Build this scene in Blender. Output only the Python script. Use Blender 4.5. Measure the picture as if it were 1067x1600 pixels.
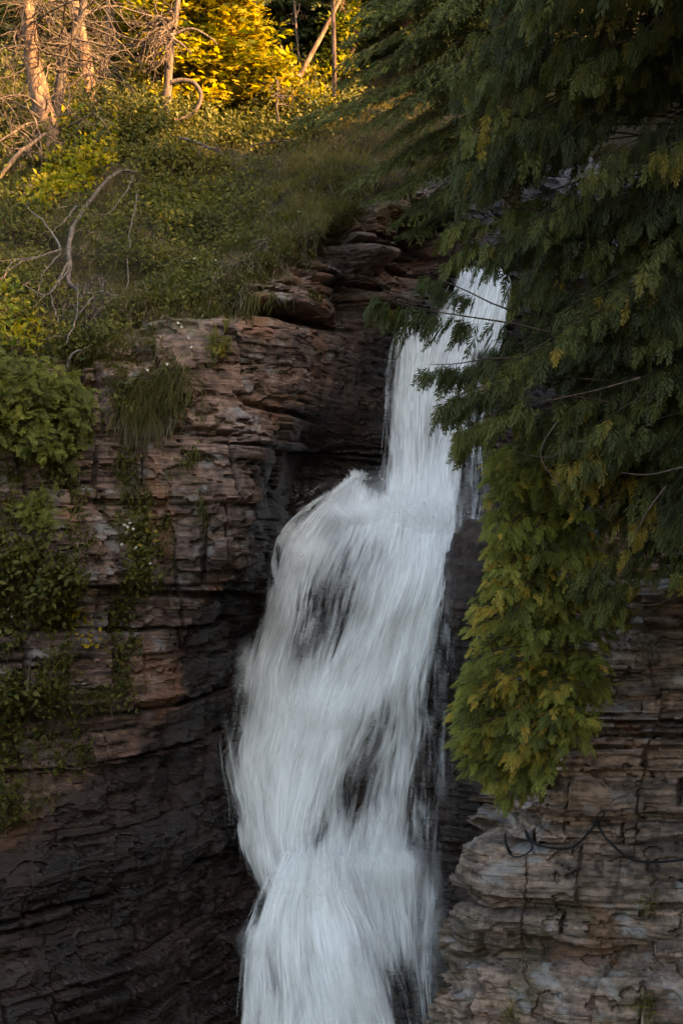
import bpy, math, random
import numpy as np
from mathutils import Vector
PI = math.pi
random.seed(7)
R = np.random.default_rng(7)
for _o in list(bpy.data.objects):
    bpy.data.objects.remove(_o)
scene = bpy.context.scene
COL = scene.collection

# ------------------------------------------------------------ camera, sky, sun, exposure
K = 0.72 / 1600.0                      # picture height per metre of distance, per photo pixel
cam_d = bpy.data.cameras.new('camera')
cam = bpy.data.objects.new('camera', cam_d)
COL.objects.link(cam)
cam.location = (0, 0, 0)
cam.rotation_euler = (PI / 2, 0, 0)
cam_d.sensor_fit = 'VERTICAL'
cam_d.sensor_height = 24.0
cam_d.lens = 24.0 / 0.72
cam_d.clip_start = 0.1
cam_d.clip_end = 600.0
scene.camera = cam

SUN_AZ, SUN_EL = math.radians(114.0), math.radians(27.0)     # azimuth from +Y towards +X
TO_SUN = Vector((math.sin(SUN_AZ) * math.cos(SUN_EL), math.cos(SUN_AZ) * math.cos(SUN_EL), math.sin(SUN_EL)))
world = bpy.data.worlds.new('World')
scene.world = world
world.use_nodes = True
wn = world.node_tree
bg = wn.nodes['Background']
sky = wn.nodes.new('ShaderNodeTexSky')
sky.sky_type = 'NISHITA'
sky.sun_disc = False
sky.sun_elevation = SUN_EL
sky.sun_rotation = SUN_AZ
sky.dust_density = 4.0
sky.ozone_density = 0.6
wn.links.new(sky.outputs[0], bg.inputs[0])
bg.inputs[1].default_value = 0.105
sun_d = bpy.data.lights.new('sun', 'SUN')
sun_d.energy = 5.0
sun_d.angle = math.radians(0.6)
sun_d.color = (1.0, 0.60, 0.27)
sun = bpy.data.objects.new('sun', sun_d)
COL.objects.link(sun)
sun.location = TO_SUN * 80
sun.rotation_euler = TO_SUN.to_track_quat('Z', 'Y').to_euler()
vs = scene.view_settings
vs.view_transform = 'Standard'
vs.look = 'None'
vs.exposure = 3.35
vs.gamma = 1.0
vs.use_curve_mapping = False
vs.use_white_balance = True
vs.white_balance_temperature = 7650
vs.white_balance_tint = 8
cy = scene.cycles
cy.max_bounces = 4
cy.diffuse_bounces = 3
cy.glossy_bounces = 2
cy.transmission_bounces = 2
cy.transparent_max_bounces = 24
cy.use_adaptive_sampling = True
cy.adaptive_threshold = 0.015
cy.use_denoising = True
cy.caustics_reflective = False
cy.caustics_refractive = False

def P(px, py, Y):
    """photo pixel + distance -> world metres (numpy friendly)"""
    px, py, Y = np.broadcast_arrays(np.asarray(px, float), np.asarray(py, float), np.asarray(Y, float))
    return np.stack([(px - 533.5) * K * Y, Y, (800.0 - py) * K * Y], -1)

# ------------------------------------------------------------ noise
def _hash(ix, iy, iz, seed):
    h = (ix.astype(np.int64) * 374761393 + iy.astype(np.int64) * 668265263 + iz.astype(np.int64) * 2147483647 * 3 + seed * 144665) & 0xFFFFFFFF
    h = ((h ^ (h >> 13)) * 1274126177) & 0xFFFFFFFF
    h = ((h ^ (h >> 16)) * 2246822519) & 0xFFFFFFFF
    return ((h ^ (h >> 15)) & 0xFFFFFF) / float(0xFFFFFF)

def vnoise(p, seed=0):
    p = np.asarray(p, float)
    i = np.floor(p); f = p - i
    u = f * f * f * (f * (f * 6 - 15) + 10)
    ix, iy, iz = i[..., 0], i[..., 1], i[..., 2]
    out = 0
    for a in (0, 1):
        wx = u[..., 0] if a else 1 - u[..., 0]
        for b in (0, 1):
            wy = u[..., 1] if b else 1 - u[..., 1]
            for c in (0, 1):
                wz = u[..., 2] if c else 1 - u[..., 2]
                out = out + wx * wy * wz * _hash(ix + a, iy + b, iz + c, seed)
    return out * 2 - 1

def fbm(p, octv=4, seed=0, gain=0.5):
    a, s, t = 1.0, 0.0, 0.0
    p = np.asarray(p, float)
    for k in range(octv):
        s = s + a * vnoise(p, seed + 31 * k); t += a
        a *= gain; p = p * 2.03 + 7.1
    return s / t * 1.6

def h1(i, seed=0):
    i = np.asarray(i)
    z = np.zeros_like(i)
    return _hash(i, z + 11, z + 5, seed)

def h2(i, j, seed=0):
    i = np.asarray(i); j = np.asarray(j)
    return _hash(i, j, np.zeros_like(i) + 3, seed)

def sstep(a, b, x):
    t = np.clip((np.asarray(x, float) - a) / (b - a), 0, 1)
    return t * t * (3 - 2 * t)

# ------------------------------------------------------------ mesh helpers
def mesh_np(name, V, F4=None, F3=None, mat=None, parent=None, attrs=None, uv=None, smooth=True, col=None):
    V = np.asarray(V, np.float32).reshape(-1, 3)
    me = bpy.data.meshes.new(name)
    parts = []
    n4 = 0 if F4 is None else len(F4)
    n3 = 0 if F3 is None else len(F3)
    me.vertices.add(len(V)); me.vertices.foreach_set('co', V.ravel())
    li = []
    if n4: li.append(np.asarray(F4, np.int32).ravel())
    if n3: li.append(np.asarray(F3, np.int32).ravel())
    li = np.concatenate(li)
    me.loops.add(len(li)); me.loops.foreach_set('vertex_index', li)
    me.polygons.add(n4 + n3)
    ls = np.concatenate([np.arange(n4, dtype=np.int32) * 4, n4 * 4 + np.arange(n3, dtype=np.int32) * 3])
    me.polygons.foreach_set('loop_start', ls)
    me.polygons.foreach_set('use_smooth', np.full(n4 + n3, smooth, bool))
    if uv is not None:
        u = me.uv_layers.new(name='UVMap')
        u.data.foreach_set('uv', np.asarray(uv, np.float32)[li].ravel())
    for k, a in (attrs or {}).items():
        at = me.attributes.new(k, 'FLOAT', 'POINT')
        at.data.foreach_set('value', np.asarray(a, np.float32).ravel())
    me.update(calc_edges=True)
    if mat is not None: me.materials.append(mat)
    o = bpy.data.objects.new(name, me)
    COL.objects.link(o)
    if parent is not None:
        o.parent = parent
        o.matrix_parent_inverse = parent.matrix_world.inverted()
    return o

def tag(o, label=None, cat=None, group=None, kind=None):
    if label: o['label'] = label
    if cat: o['category'] = cat
    if group: o['group'] = group
    if kind: o['kind'] = kind
    return o

def empty(name, loc=(0, 0, 0), **kw):
    o = bpy.data.objects.new(name, None)
    o.empty_display_size = 0.2
    COL.objects.link(o)
    o.location = [float(c) for c in loc]
    o.matrix_world = __import__('mathutils').Matrix.Translation(o.location)
    return tag(o, **kw)

class Acc:
    """collects pieces of one mesh"""
    def __init__(s):
        s.V, s.F3, s.F4, s.T, s.n = [], [], [], [], 0
    def add(s, V, F3=None, F4=None, tint=0.5):
        V = np.asarray(V, float).reshape(-1, 3)
        if F3 is not None and len(F3): s.F3.append(np.asarray(F3) + s.n)
        if F4 is not None and len(F4): s.F4.append(np.asarray(F4) + s.n)
        s.V.append(V)
        s.T.append(np.broadcast_to(np.asarray(tint, float), (len(V),)))
        s.n += len(V)
    def inst(s, tv, tf, pos, rot, scale, tint):
        """many copies of one triangle template: pos (n,3), rot (n,3,3), scale (n,), tint (n,)"""
        n, m = len(pos), len(tv)
        if n == 0: return
        W = np.einsum('nij,mj->nmi', rot, tv) * np.asarray(scale)[:, None, None] + pos[:, None, :]
        F = (np.asarray(tf)[None] + (np.arange(n) * m)[:, None, None]).reshape(-1, 3)
        s.add(W.reshape(-1, 3), F3=F, tint=np.repeat(tint, m))
    def build(s, name, mat, parent=None, smooth=False):
        V = np.concatenate(s.V)
        return mesh_np(name, V, np.concatenate(s.F4) if s.F4 else None, np.concatenate(s.F3) if s.F3 else None,
                       mat, parent, {'tint': np.concatenate(s.T)}, smooth=smooth)

def tube(acc, pts, rad, sides=6, tint=0.5, rough=0.0):
    pts = np.asarray(pts, float); n = len(pts)
    rad = np.broadcast_to(np.asarray(rad, float), (n,)) if np.ndim(rad) else np.full(n, float(rad))
    d = np.gradient(pts, axis=0)
    d /= np.linalg.norm(d, axis=1, keepdims=True) + 1e-9
    ref = np.array([0.13, 1.0, 0.07]) if abs(d[:, 1]).mean() < 0.8 else np.array([1.0, 0.1, 0.2])
    a = np.cross(d, ref); a /= np.linalg.norm(a, axis=1, keepdims=True) + 1e-9
    b = np.cross(d, a)
    th = np.arange(sides) * 2 * PI / sides
    rr = rad[:, None] * (1 + (R.uniform(-rough, rough, (n, sides)) if rough else 0))
    V = pts[:, None] + rr[..., None] * (np.cos(th)[None, :, None] * a[:, None] + np.sin(th)[None, :, None] * b[:, None])
    i = np.arange(n - 1)[:, None] * sides; j = np.arange(sides)[None]; j2 = (j + 1) % sides
    F = np.stack([i + j, i + j2, i + sides + j2, i + sides + j], -1).reshape(-1, 4)
    V = V.reshape(-1, 3)
    cap = np.array([[len(V), k, (k + 1) % sides] for k in range(sides)] + [[len(V) + 1, (n - 1) * sides + (k + 1) % sides, (n - 1) * sides + k] for k in range(sides)])
    acc.add(np.concatenate([V, pts[:1], pts[-1:]]), F3=cap, F4=F, tint=tint)

def spline(ctrl, n):
    """Catmull-Rom through control points"""
    c = np.asarray(ctrl, float)
    if len(c) == 2:
        return c[0] + (c[1] - c[0]) * np.linspace(0, 1, n)[:, None]
    c = np.concatenate([[2 * c[0] - c[1]], c, [2 * c[-1] - c[-2]]])
    m = len(c) - 3
    t = np.linspace(0, m - 1e-6, n); i = t.astype(int); f = (t - i)[:, None]
    p0, p1, p2, p3 = c[i], c[i + 1], c[i + 2], c[i + 3]
    return 0.5 * (2 * p1 + (p2 - p0) * f + (2 * p0 - 5 * p1 + 4 * p2 - p3) * f * f + (3 * p1 - p0 - 3 * p2 + p3) * f ** 3)

def frames(d, up=None, roll=None):
    """rotation matrices with local Y along d, local Z near up"""
    d = np.asarray(d, float); d = d / (np.linalg.norm(d, axis=1, keepdims=True) + 1e-9)
    up = np.broadcast_to(np.array([0, 0, 1.0]) if up is None else np.asarray(up, float), d.shape)
    x = np.cross(d, up); x /= np.linalg.norm(x, axis=1, keepdims=True) + 1e-9
    z = np.cross(x, d)
    if roll is not None:
        c, s_ = np.cos(roll)[:, None], np.sin(roll)[:, None]
        x, z = x * c + z * s_, z * c - x * s_
    return np.stack([x, d, z], -1)

def in_poly(px, py, poly):
    poly = np.asarray(poly, float); ins = np.zeros(np.shape(px), bool)
    x0, y0 = poly[-1]
    for x1, y1 in poly:
        c = ((y1 > py) != (y0 > py)) & (px < (x0 - x1) * (py - y1) / (y0 - y1 + 1e-12) + x1)
        ins ^= c; x0, y0 = x1, y1
    return ins

def sample_poly(poly, n):
    p = np.asarray(poly, float); lo, hi = p.min(0), p.max(0)
    out = np.zeros((0, 2))
    while len(out) < n:
        q = R.uniform(lo, hi, (n * 2, 2))
        out = np.concatenate([out, q[in_poly(q[:, 0], q[:, 1], poly)]])
    return out[:n]

# ------------------------------------------------------------ materials
def new_mat(name):
    m = bpy.data.materials.new(name); m.use_nodes = True
    nt = m.node_tree; nt.nodes.clear()
    out = nt.nodes.new('ShaderNodeOutputMaterial')
    return m, nt, out

def N(nt, kind, ins=None, **props):
    n = nt.nodes.new('ShaderNode' + kind)
    for k, v in props.items(): setattr(n, k, v)
    for k, v in (ins or {}).items():
        s = n.inputs[k]
        if isinstance(v, bpy.types.NodeSocket): nt.links.new(v, s)
        else: s.default_value = v
    return n

def ramp(nt, fac, stops, interp='LINEAR'):
    n = nt.nodes.new('ShaderNodeValToRGB'); n.color_ramp.interpolation = interp
    e = n.color_ramp.elements
    while len(e) < len(stops): e.new(0.5)
    for k, (p, c) in enumerate(stops):
        e[k].position = p; e[k].color = (*c, 1) if len(c) == 3 else c
    nt.links.new(fac, n.inputs[0])
    return n

def mixc(nt, fac, a, b, mode='MIX'):
    n = nt.nodes.new('ShaderNodeMix'); n.data_type = 'RGBA'; n.blend_type = mode
    for s, v in ((n.inputs[0], fac), (n.inputs[6], a), (n.inputs[7], b)):
        if isinstance(v, bpy.types.NodeSocket): nt.links.new(v, s)
        elif isinstance(v, (int, float)): s.default_value = v
        else: s.default_value = (*v, 1)
    return n.outputs[2]

def mth(nt, op, a, b=0.0, c=None, clamp=False):
    n = nt.nodes.new('ShaderNodeMath'); n.operation = op; n.use_clamp = clamp
    for s, v in zip(n.inputs, (a, b) if c is None else (a, b, c)):
        if isinstance(v, bpy.types.NodeSocket): nt.links.new(v, s)
        else: s.default_value = v
    return n.outputs[0]

def rock_material(name, dark=1.0, warm=(0.168, 0.113, 0.088)):
    m, nt, out = new_mat(name)
    geo = N(nt, 'NewGeometry')
    pos = geo.outputs['Position']
    at = lambda k: N(nt, 'Attribute', attribute_name=k).outputs['Fac']
    st = N(nt, 'Mapping', {'Vector': pos, 'Scale': (1.3, 1.3, 8.0)})
    n1 = N(nt, 'TexNoise', {'Vector': st.outputs[0], 'Scale': 1.0, 'Detail': 5.0, 'Roughness': 0.68})
    n3 = N(nt, 'TexNoise', {'Vector': pos, 'Scale': 7.0, 'Detail': 5.0, 'Roughness': 0.75})
    w = warm
    c1 = ramp(nt, n1.outputs[0], [(0.30, (0.035, 0.029, 0.027)), (0.44, (w[0] * .55, w[1] * .56, w[2] * .58)), (0.56, w), (0.72, (w[0] * 1.45, w[1] * 1.5, w[2] * 1.55))])
    c3 = ramp(nt, n3.outputs[0], [(0.34, (0.30, 0.29, 0.29)), (0.5, (0.95, 0.95, 0.95)), (0.68, (1.6, 1.52, 1.45))])
    col = mixc(nt, 0.8, c1.outputs[0], c3.outputs[0], 'MULTIPLY')
    ct = ramp(nt, at('tint'), [(0.0, (0.42, 0.45, 0.50)), (0.5, (1.0, 0.97, 0.94)), (1.0, (1.5, 1.28, 1.13))])
    col = mixc(nt, 0.9, col, ct.outputs[0], 'MULTIPLY')
    wet_shade = at('wet_shade')
    col = mixc(nt, at('lichen'), col, (0.27, 0.265, 0.255))
    col = mixc(nt, at('rust'), col, (0.22, 0.105, 0.06))
    col = mixc(nt, at('moss'), col, (0.060, 0.056, 0.018))
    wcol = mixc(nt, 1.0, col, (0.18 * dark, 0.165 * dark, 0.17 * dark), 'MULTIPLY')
    col = mixc(nt, wet_shade, col, wcol)
    rgh = N(nt, 'MapRange', {'Value': wet_shade, 'From Min': 0.0, 'From Max': 1.0, 'To Min': 0.9, 'To Max': 0.38})
    sp = N(nt, 'MapRange', {'Value': wet_shade, 'To Min': 0.12, 'To Max': 0.45})
    stf = N(nt, 'Mapping', {'Vector': pos, 'Scale': (7.0, 7.0, 24.0)})
    b1 = N(nt, 'TexNoise', {'Vector': stf.outputs[0], 'Scale': 1.0, 'Detail': 4.0, 'Roughness': 0.7})
    bmp = N(nt, 'Bump', {'Height': b1.outputs[0], 'Strength': 0.9, 'Distance': 0.06})
    bs = N(nt, 'BsdfPrincipled', {'Base Color': col, 'Roughness': rgh.outputs[0], 'Specular IOR Level': sp.outputs[0], 'Normal': bmp.outputs[0]})
    nt.links.new(bs.outputs[0], out.inputs[0])
    return m

def rock_attrs(S, wet_shade, moss, tint, seed):
    """where lichen, rust and moss grow, and how dark each block is"""
    big = fbm(S * 0.55, 3, seed)
    lich = sstep(0.30, 0.62, fbm(S * [2.2, 2.2, 3.0], 4, seed + 1, 0.65)) * (1 - wet_shade) * 0.45
    rust = sstep(0.30, 0.75, fbm(S * [0.8, 0.8, 0.45], 3, seed + 2)) * 0.62 * (1 - 0.6 * wet_shade)
    mm = np.clip(moss, 0, 1) * sstep(-0.25, 0.25, fbm(S * 3.2, 3, seed + 3))
    tn = np.clip(tint * 0.75 + 0.12 + 0.34 * big, 0, 1)
    return {'wet_shade': wet_shade.ravel(), 'moss': mm.ravel(), 'tint': tn.ravel(), 'lichen': lich.ravel(), 'rust': rust.ravel()}

def leaf_material(name, stops, trans=0.35, rough=0.5, spec=0.025):
    m, nt, out = new_mat(name)
    t = N(nt, 'Attribute', attribute_name='tint').outputs['Fac']
    c = ramp(nt, t, stops)
    df = N(nt, 'BsdfDiffuse', {'Color': c.outputs[0]})
    gl = N(nt, 'BsdfGlossy', {'Color': (0.7, 0.66, 0.5, 1), 'Roughness': rough})
    mg = N(nt, 'MixShader', {0: spec, 1: df.outputs[0], 2: gl.outputs[0]})
    tr = N(nt, 'BsdfTranslucent', {'Color': mixc(nt, 1.0, c.outputs[0], (1.3, 1.35, 0.7), 'MULTIPLY')})
    mx = N(nt, 'MixShader', {0: trans, 1: mg.outputs[0], 2: tr.outputs[0]})
    nt.links.new(mx.outputs[0], out.inputs[0])
    return m

def bark_material(name, c0, c1, rough=0.9, scale=6.0):
    m, nt, out = new_mat(name)
    pos = N(nt, 'NewGeometry').outputs['Position']
    mp = N(nt, 'Mapping', {'Vector': pos, 'Scale': (scale * 1.6, scale * 1.6, scale * 0.35)})
    n1 = N(nt, 'TexNoise', {'Vector': mp.outputs[0], 'Scale': 1.0, 'Detail': 3.0, 'Roughness': 0.7})
    c = ramp(nt, n1.outputs[0], [(0.35, c0), (0.62, c1)])
    t = N(nt, 'Attribute', attribute_name='tint').outputs['Fac']
    col = mixc(nt, 1.0, c.outputs[0], ramp(nt, t, [(0, (0.5, 0.5, 0.5)), (1, (1.5, 1.5, 1.5))]).outputs[0], 'MULTIPLY')
    bmp = N(nt, 'Bump', {'Height': n1.outputs[0], 'Strength': 0.8, 'Distance': 0.04})
    bs = N(nt, 'BsdfPrincipled', {'Base Color': col, 'Roughness': rough, 'Specular IOR Level': 0.15, 'Normal': bmp.outputs[0]})
    nt.links.new(bs.outputs[0], out.inputs[0])
    return m

# ------------------------------------------------------------ the gorge: one continuous rock and hillside surface
DEPTH = []
def drow(py, *pairs):
    for px, Y in pairs: DEPTH.append((px, py, Y))
drow(1720, (-200, 24.2), (0, 25.4), (150, 27), (280, 29), (380, 31), (500, 31.0), (640, 31.2), (720, 31), (850, 30.4), (1150, 30))
drow(1500, (-200, 24.6), (0, 25.8), (150, 27.3), (270, 29), (345, 30.8), (420, 31.8), (540, 31.7), (650, 32), (720, 31.5), (850, 30.6), (1150, 30))
drow(1330, (-200, 24.9), (0, 26.0), (150, 27.4), (265, 28.9), (325, 30.6), (400, 32.1), (480, 32.2), (560, 32.1), (660, 32.4), (730, 31.8), (850, 30.8), (1150, 30))
drow(1150, (-200, 25.2), (0, 26.2), (150, 27.5), (270, 28.8), (320, 30.2), (370, 32.1), (480, 32.4), (560, 32.4), (660, 32.7), (725, 32), (850, 31), (1150, 30.5))
drow(1000, (-200, 25.4), (0, 26.4), (150, 27.5), (280, 28.5), (345, 29.4), (390, 31.9), (430, 32.6), (540, 32.6), (660, 32.9), (720, 32.1), (850, 31.2), (1150, 30.5))
drow(900, (-200, 25.6), (0, 26.5), (150, 27.5), (300, 28.4), (380, 29.1), (415, 30.6), (440, 32.8), (540, 33.0), (660, 33.1), (740, 32.6), (850, 31.8), (1150, 31))
drow(810, (-200, 25.8), (0, 26.7), (150, 27.7), (300, 28.5), (395, 29.1), (422, 30.8), (450, 33.5), (540, 33.9), (650, 34.0), (740, 34.0), (850, 33), (1150, 32))
drow(720, (-200, 26.0), (0, 26.9), (150, 27.9), (300, 28.7), (400, 29.2), (435, 30.4), (470, 33.6), (560, 35.0), (650, 35.4), (740, 35.4), (850, 34), (1150, 33))
drow(640, (-200, 26.3), (0, 27.1), (150, 28.1), (300, 28.9), (400, 29.4), (450, 30.8), (530, 33.8), (560, 34.8), (650, 35.6), (740, 35.7), (850, 34.5), (1150, 33.5))
drow(570, (-200, 26.6), (0, 27.4), (150, 28.4), (300, 29.2), (380, 29.7), (440, 30.9), (535, 33.9), (600, 35.4), (680, 36.0), (760, 36.2), (880, 35), (1150, 34))
drow(500, (-200, 29.2), (0, 29.6), (100, 30.0), (200, 30.2), (300, 30.0), (350, 29.9), (400, 30.1), (470, 31.5), (540, 33.9), (600, 35.2), (680, 36.6), (760, 36.8), (880, 36), (1150, 35))
drow(440, (-200, 31.2), (0, 31.7), (150, 32.2), (300, 31.8), (350, 31.4), (400, 30.8), (470, 32.0), (540, 34.1), (600, 35.1), (680, 37.4), (760, 37.6), (880, 36.5), (1150, 36))
drow(380, (-200, 33.2), (0, 33.6), (150, 34.2), (300, 33.6), (400, 33.2), (480, 33.2), (545, 34.5), (600, 35.3), (660, 38.2), (740, 39.4), (850, 38.0), (1150, 37))
drow(310, (0, 36), (150, 36.6), (300, 36.6), (450, 36.2), (560, 35.6), (620, 36.0), (700, 40), (800, 40), (950, 39), (1150, 38))
drow(220, (-200, 38.6), (0, 39), (150, 39.8), (300, 40.2), (450, 41.4), (600, 42), (760, 43), (950, 42), (1150, 41))
drow(130, (-200, 42.6), (0, 43), (200, 44.2), (400, 45.4), (600, 46.5), (850, 46.5), (1150, 46))
drow(40, (-200, 49), (0, 50), (200, 51), (400, 52), (600, 53), (850, 53), (1150, 53))
drow(-60, (-200, 58), (100, 60), (400, 61), (700, 62), (1150, 62))
drow(-180, (-200, 70), (100, 72), (400, 73), (700, 74), (1150, 74))
DEPTH = np.array(DEPTH)

def _tps(r2):
    return r2 * np.log(r2 + 1e-9)
_c = DEPTH[:, :2] / 200.0
_n = len(_c)
_A = _tps(((_c[:, None] - _c[None]) ** 2).sum(-1)) + np.eye(_n) * 0.002
_Pm = np.concatenate([np.ones((_n, 1)), _c], 1)
_M = np.block([[_A, _Pm], [_Pm.T, np.zeros((3, 3))]])
_w = np.linalg.solve(_M, np.concatenate([DEPTH[:, 2], np.zeros(3)]))
def wall_depth(px, py):
    q = np.stack([np.asarray(px, float).ravel(), np.asarray(py, float).ravel()], 1) / 200.0
    out = np.empty(len(q))
    for s in range(0, len(q), 60000):
        b = q[s:s + 60000]
        out[s:s + 60000] = _tps(((b[:, None] - _c[None]) ** 2).sum(-1)) @ _w[:_n] + _w[_n] + b @ _w[_n + 1:]
    return out.reshape(np.shape(px))

def curve1(pts):
    a = np.array(pts, float)
    return lambda x: np.interp(x, a[:, 0], a[:, 1])

CLIFF_TOP = curve1([(-300, 556), (0, 556), (105, 556), (150, 540), (185, 505), (235, 486), (330, 488), (352, 470), (385, 432), (440, 412), (500, 385), (545, 345), (565, 318), (640, 300), (720, 262), (900, 240), (1200, 230)])
WET_SHADE_LINE = curve1([(300, 760), (400, 690), (480, 640), (560, 570), (640, 452), (740, 428), (850, 402), (915, 372), (950, 288), (1100, 262), (1180, 225), (1260, 90), (1380, -60), (1600, -160), (1720, -200)])  # damp rock border; lower rows swing left to paint in a dim corner

def rock_field(S, s, rng_seed, mean_t=0.26, amp=1.0, dip=(0, 0), jw=(0.5, 2.4), lam=1.0, massive=(), mj=0.30):
    """bedded, jointed rock: displacement outwards, block ids, tint"""
    rg = np.random.default_rng(rng_seed)
    x, y, z = S[..., 0], S[..., 1], S[..., 2]
    zb = z + dip[0] * x + dip[1] * y + 0.12 * fbm(S * [0.22, 0.22, 0.3], 3, rng_seed) + 0.022 * fbm(S * 1.7, 3, rng_seed + 5)
    th = np.clip(rg.lognormal(math.log(mean_t), 0.95, 500), 0.05, 1.3)
    edges = np.cumsum(th) - 30.0
    keepe = [edges[0]]
    for e in edges[1:]:          # massive beds: drop the partings that would split them
        gap = max([g for (a, b, g) in massive if a < e < b], default=0.0)
        if e - keepe[-1] >= gap * rg.uniform(0.6, 1.3): keepe.append(e)
    edges = np.array(keepe); th = np.concatenate([[0.3], np.diff(edges)])
    bi = np.clip(np.searchsorted(edges, zb), 1, len(edges) - 1)
    t = zb - edges[bi - 1]; T = th[bi]
    ed = np.minimum(t, T - t)
    wj = jw[0] + (jw[1] - jw[0]) * h1(bi, rng_seed + 1) ** 1.5
    wj = np.maximum(wj, T * 0.9)
    s2 = s + 0.22 * vnoise(np.stack([s * 0.9, bi * 3.7, z * 0.3], -1), rng_seed + 2) + 0.05 * fbm(S * [1.5, 1.5, 2.0], 2, rng_seed + 3)
    q = s2 / wj + h1(bi, rng_seed + 4) * 7
    ji = np.floor(q); fq = q - ji
    # some joints are healed: merge pairs of blocks
    heal = (h2(bi, ji, rng_seed + 6) < 0.35)
    jid = np.where(heal, ji - 1, ji)
    ej = np.minimum(np.where(heal, 9, fq), np.where(h2(bi, ji + 1, rng_seed + 6) < 0.35, 9, 1 - fq)) * wj
    bed_off = 0.26 * vnoise(np.stack([s * 0.18, zb * 0.9, 0 * s], -1), rng_seed + 21) + (h1(bi, rng_seed + 7) - 0.5) * 0.13 + 0.30 * (h1(bi, rng_seed + 22) > 0.86) * (h1(bi, rng_seed + 23) - 0.45) + 0.12 * vnoise(np.stack([s * 0.35, bi * 5.3, 0 * s], -1), rng_seed + 8)
    blk = (np.floor(h2(bi, jid, rng_seed + 9) * 5) / 4 - 0.5)
    d = bed_off + 0.20 * blk + 0.5 * np.sign(blk) * np.maximum(np.abs(blk) - 0.38, 0)
    d = d + (h2(bi, jid, rng_seed + 10) - 0.5) * 0.3 * (t - T / 2) + (h2(bi, jid, rng_seed + 11) - 0.5) * 0.16 * np.clip((fq - 0.5) * wj, -1, 1)
    near = np.where(t < T - t, bi, bi + 1)
    ns = sstep(-0.35, 0.45, vnoise(np.stack([s * 0.55, near * 2.3, 0 * s], -1), rng_seed + 30))
    notch = (0.03 + 0.16 * h1(near, rng_seed + 12) + 0.34 * (h1(near, rng_seed + 31) > 0.72)) * (0.10 + 0.90 * ns)
    d = d - notch * np.exp(-(ed / 0.034) ** 2) - 0.22 * np.exp(-(ej / 0.03) ** 2) * (h2(bi, ji, rng_seed + 13) > 0.35)
    # master joints run through many beds and set whole columns forward or back
    qm = (s + 0.30 * fbm(S * [0.5, 0.5, 0.35], 3, rng_seed + 32)) / 1.7
    jm = np.floor(qm + 0.3 * h1(np.floor(zb / 2.6), rng_seed + 33)); fm = qm + 0.3 * h1(np.floor(zb / 2.6), rng_seed + 33) - jm
    em = np.minimum(fm, 1 - fm) * 1.7
    zone = np.floor(zb / 1.9 + 3 * h1(jm, rng_seed + 34))
    d = d + 0.34 * (h2(jm, zone, rng_seed + 35) - 0.5) - mj * np.exp(-(em / 0.045) ** 2) * sstep(-0.1, 0.5, vnoise(np.stack([jm * 3.1, zb * 0.4, 0 * s], -1), rng_seed + 36))
    d = d - 0.02 * np.exp(-ed / 0.03) - 0.02 * np.exp(-ej / 0.03)
    # thin lamination
    lamn = vnoise(np.stack([s * 0.8, zb * 15.0, bi * 1.0], -1), rng_seed + 14) + 0.6 * vnoise(np.stack([s * 1.8, zb * 34.0, bi * 1.0], -1), rng_seed + 15)
    d = d + lam * 0.022 * lamn * sstep(0.1, 0.4, T)
    d = d + 0.16 * fbm(S * 0.45, 3, rng_seed + 16) + 0.035 * fbm(S * [1.8, 1.8, 3.0], 3, rng_seed + 17)
    chips = fbm(S * [2.2, 2.2, 5.0], 3, rng_seed + 18)
    d = d - 0.11 * sstep(0.28, 0.33, chips) - 0.07 * sstep(0.0, 0.05, fbm(S * [0.9, 0.9, 2.6], 3, rng_seed + 19))
    bid = (bi.astype(np.int64) * 4096 + (jid.astype(np.int64) + 2048))
    tint = np.clip(0.5 + 0.55 * (h2(bi, jid, rng_seed + 19) - 0.5) + 0.5 * (h1(bi, rng_seed + 20) - 0.5), 0, 1)
    return d * amp, bid, tint

def normals_of(S):
    du = np.gradient(S, axis=1); dv = np.gradient(S, axis=0)
    n = np.cross(du, dv)
    n /= np.linalg.norm(n, axis=-1, keepdims=True) + 1e-9
    n[n[..., 1] > 0] *= -1
    return n

def grid_faces(nv, nu):
    i = np.arange(nv - 1)[:, None] * nu + np.arange(nu - 1)[None]
    return np.stack([i, i + nu, i + nu + 1, i + 1], -1).reshape(-1, 4)

def sub_mesh(name, V, F, mat, parent, attrs, smooth=True):
    idx, inv = np.unique(F.ravel(), return_inverse=True)
    return mesh_np(name, V[idx], inv.reshape(-1, 4), None, mat, parent, {k: a[idx] for k, a in attrs.items()}, smooth=smooth)

STEP = 2.6
gx = np.concatenate([np.arange(-200, -40, 8.0), np.arange(-40, 800, STEP), np.arange(800, 1151, 7.0)])
gy = np.concatenate([np.arange(-180, 0, 12.0), np.arange(0, 290, 5.5), np.arange(290, 1640, STEP), np.arange(1640, 1725, 8.0)])
GX, GY = np.meshgrid(gx, gy)
Yb = wall_depth(GX, GY)
S0 = P(GX, GY, Yb)
Nrm = normals_of(S0)
for _k in range(3):   # soften the normals so displaced ledges do not cross
    Nrm = (np.roll(Nrm, 4, 0) + np.roll(Nrm, -4, 0) + np.roll(Nrm, 4, 1) + np.roll(Nrm, -4, 1) + Nrm) / 5
Nrm[..., 2] *= 0.35
Nrm /= np.linalg.norm(Nrm, axis=-1, keepdims=True)
jag = 16 * fbm(S0 * [0.9, 0.9, 0.9], 3, 77)
rockm = sstep(-14, 10, GY - CLIFF_TOP(GX) + jag)
s_along = S0[..., 0] * 0.86 + S0[..., 1] * 0.62
dA, bid, tintA = rock_field(S0, s_along, 11, 0.24, 1.0, (0.012, 0.0), massive=((2.0, 4.6, 0.75), (-1.9, 0.7, 0.55), (-3.2, -2.2, 0.4)))
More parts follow.
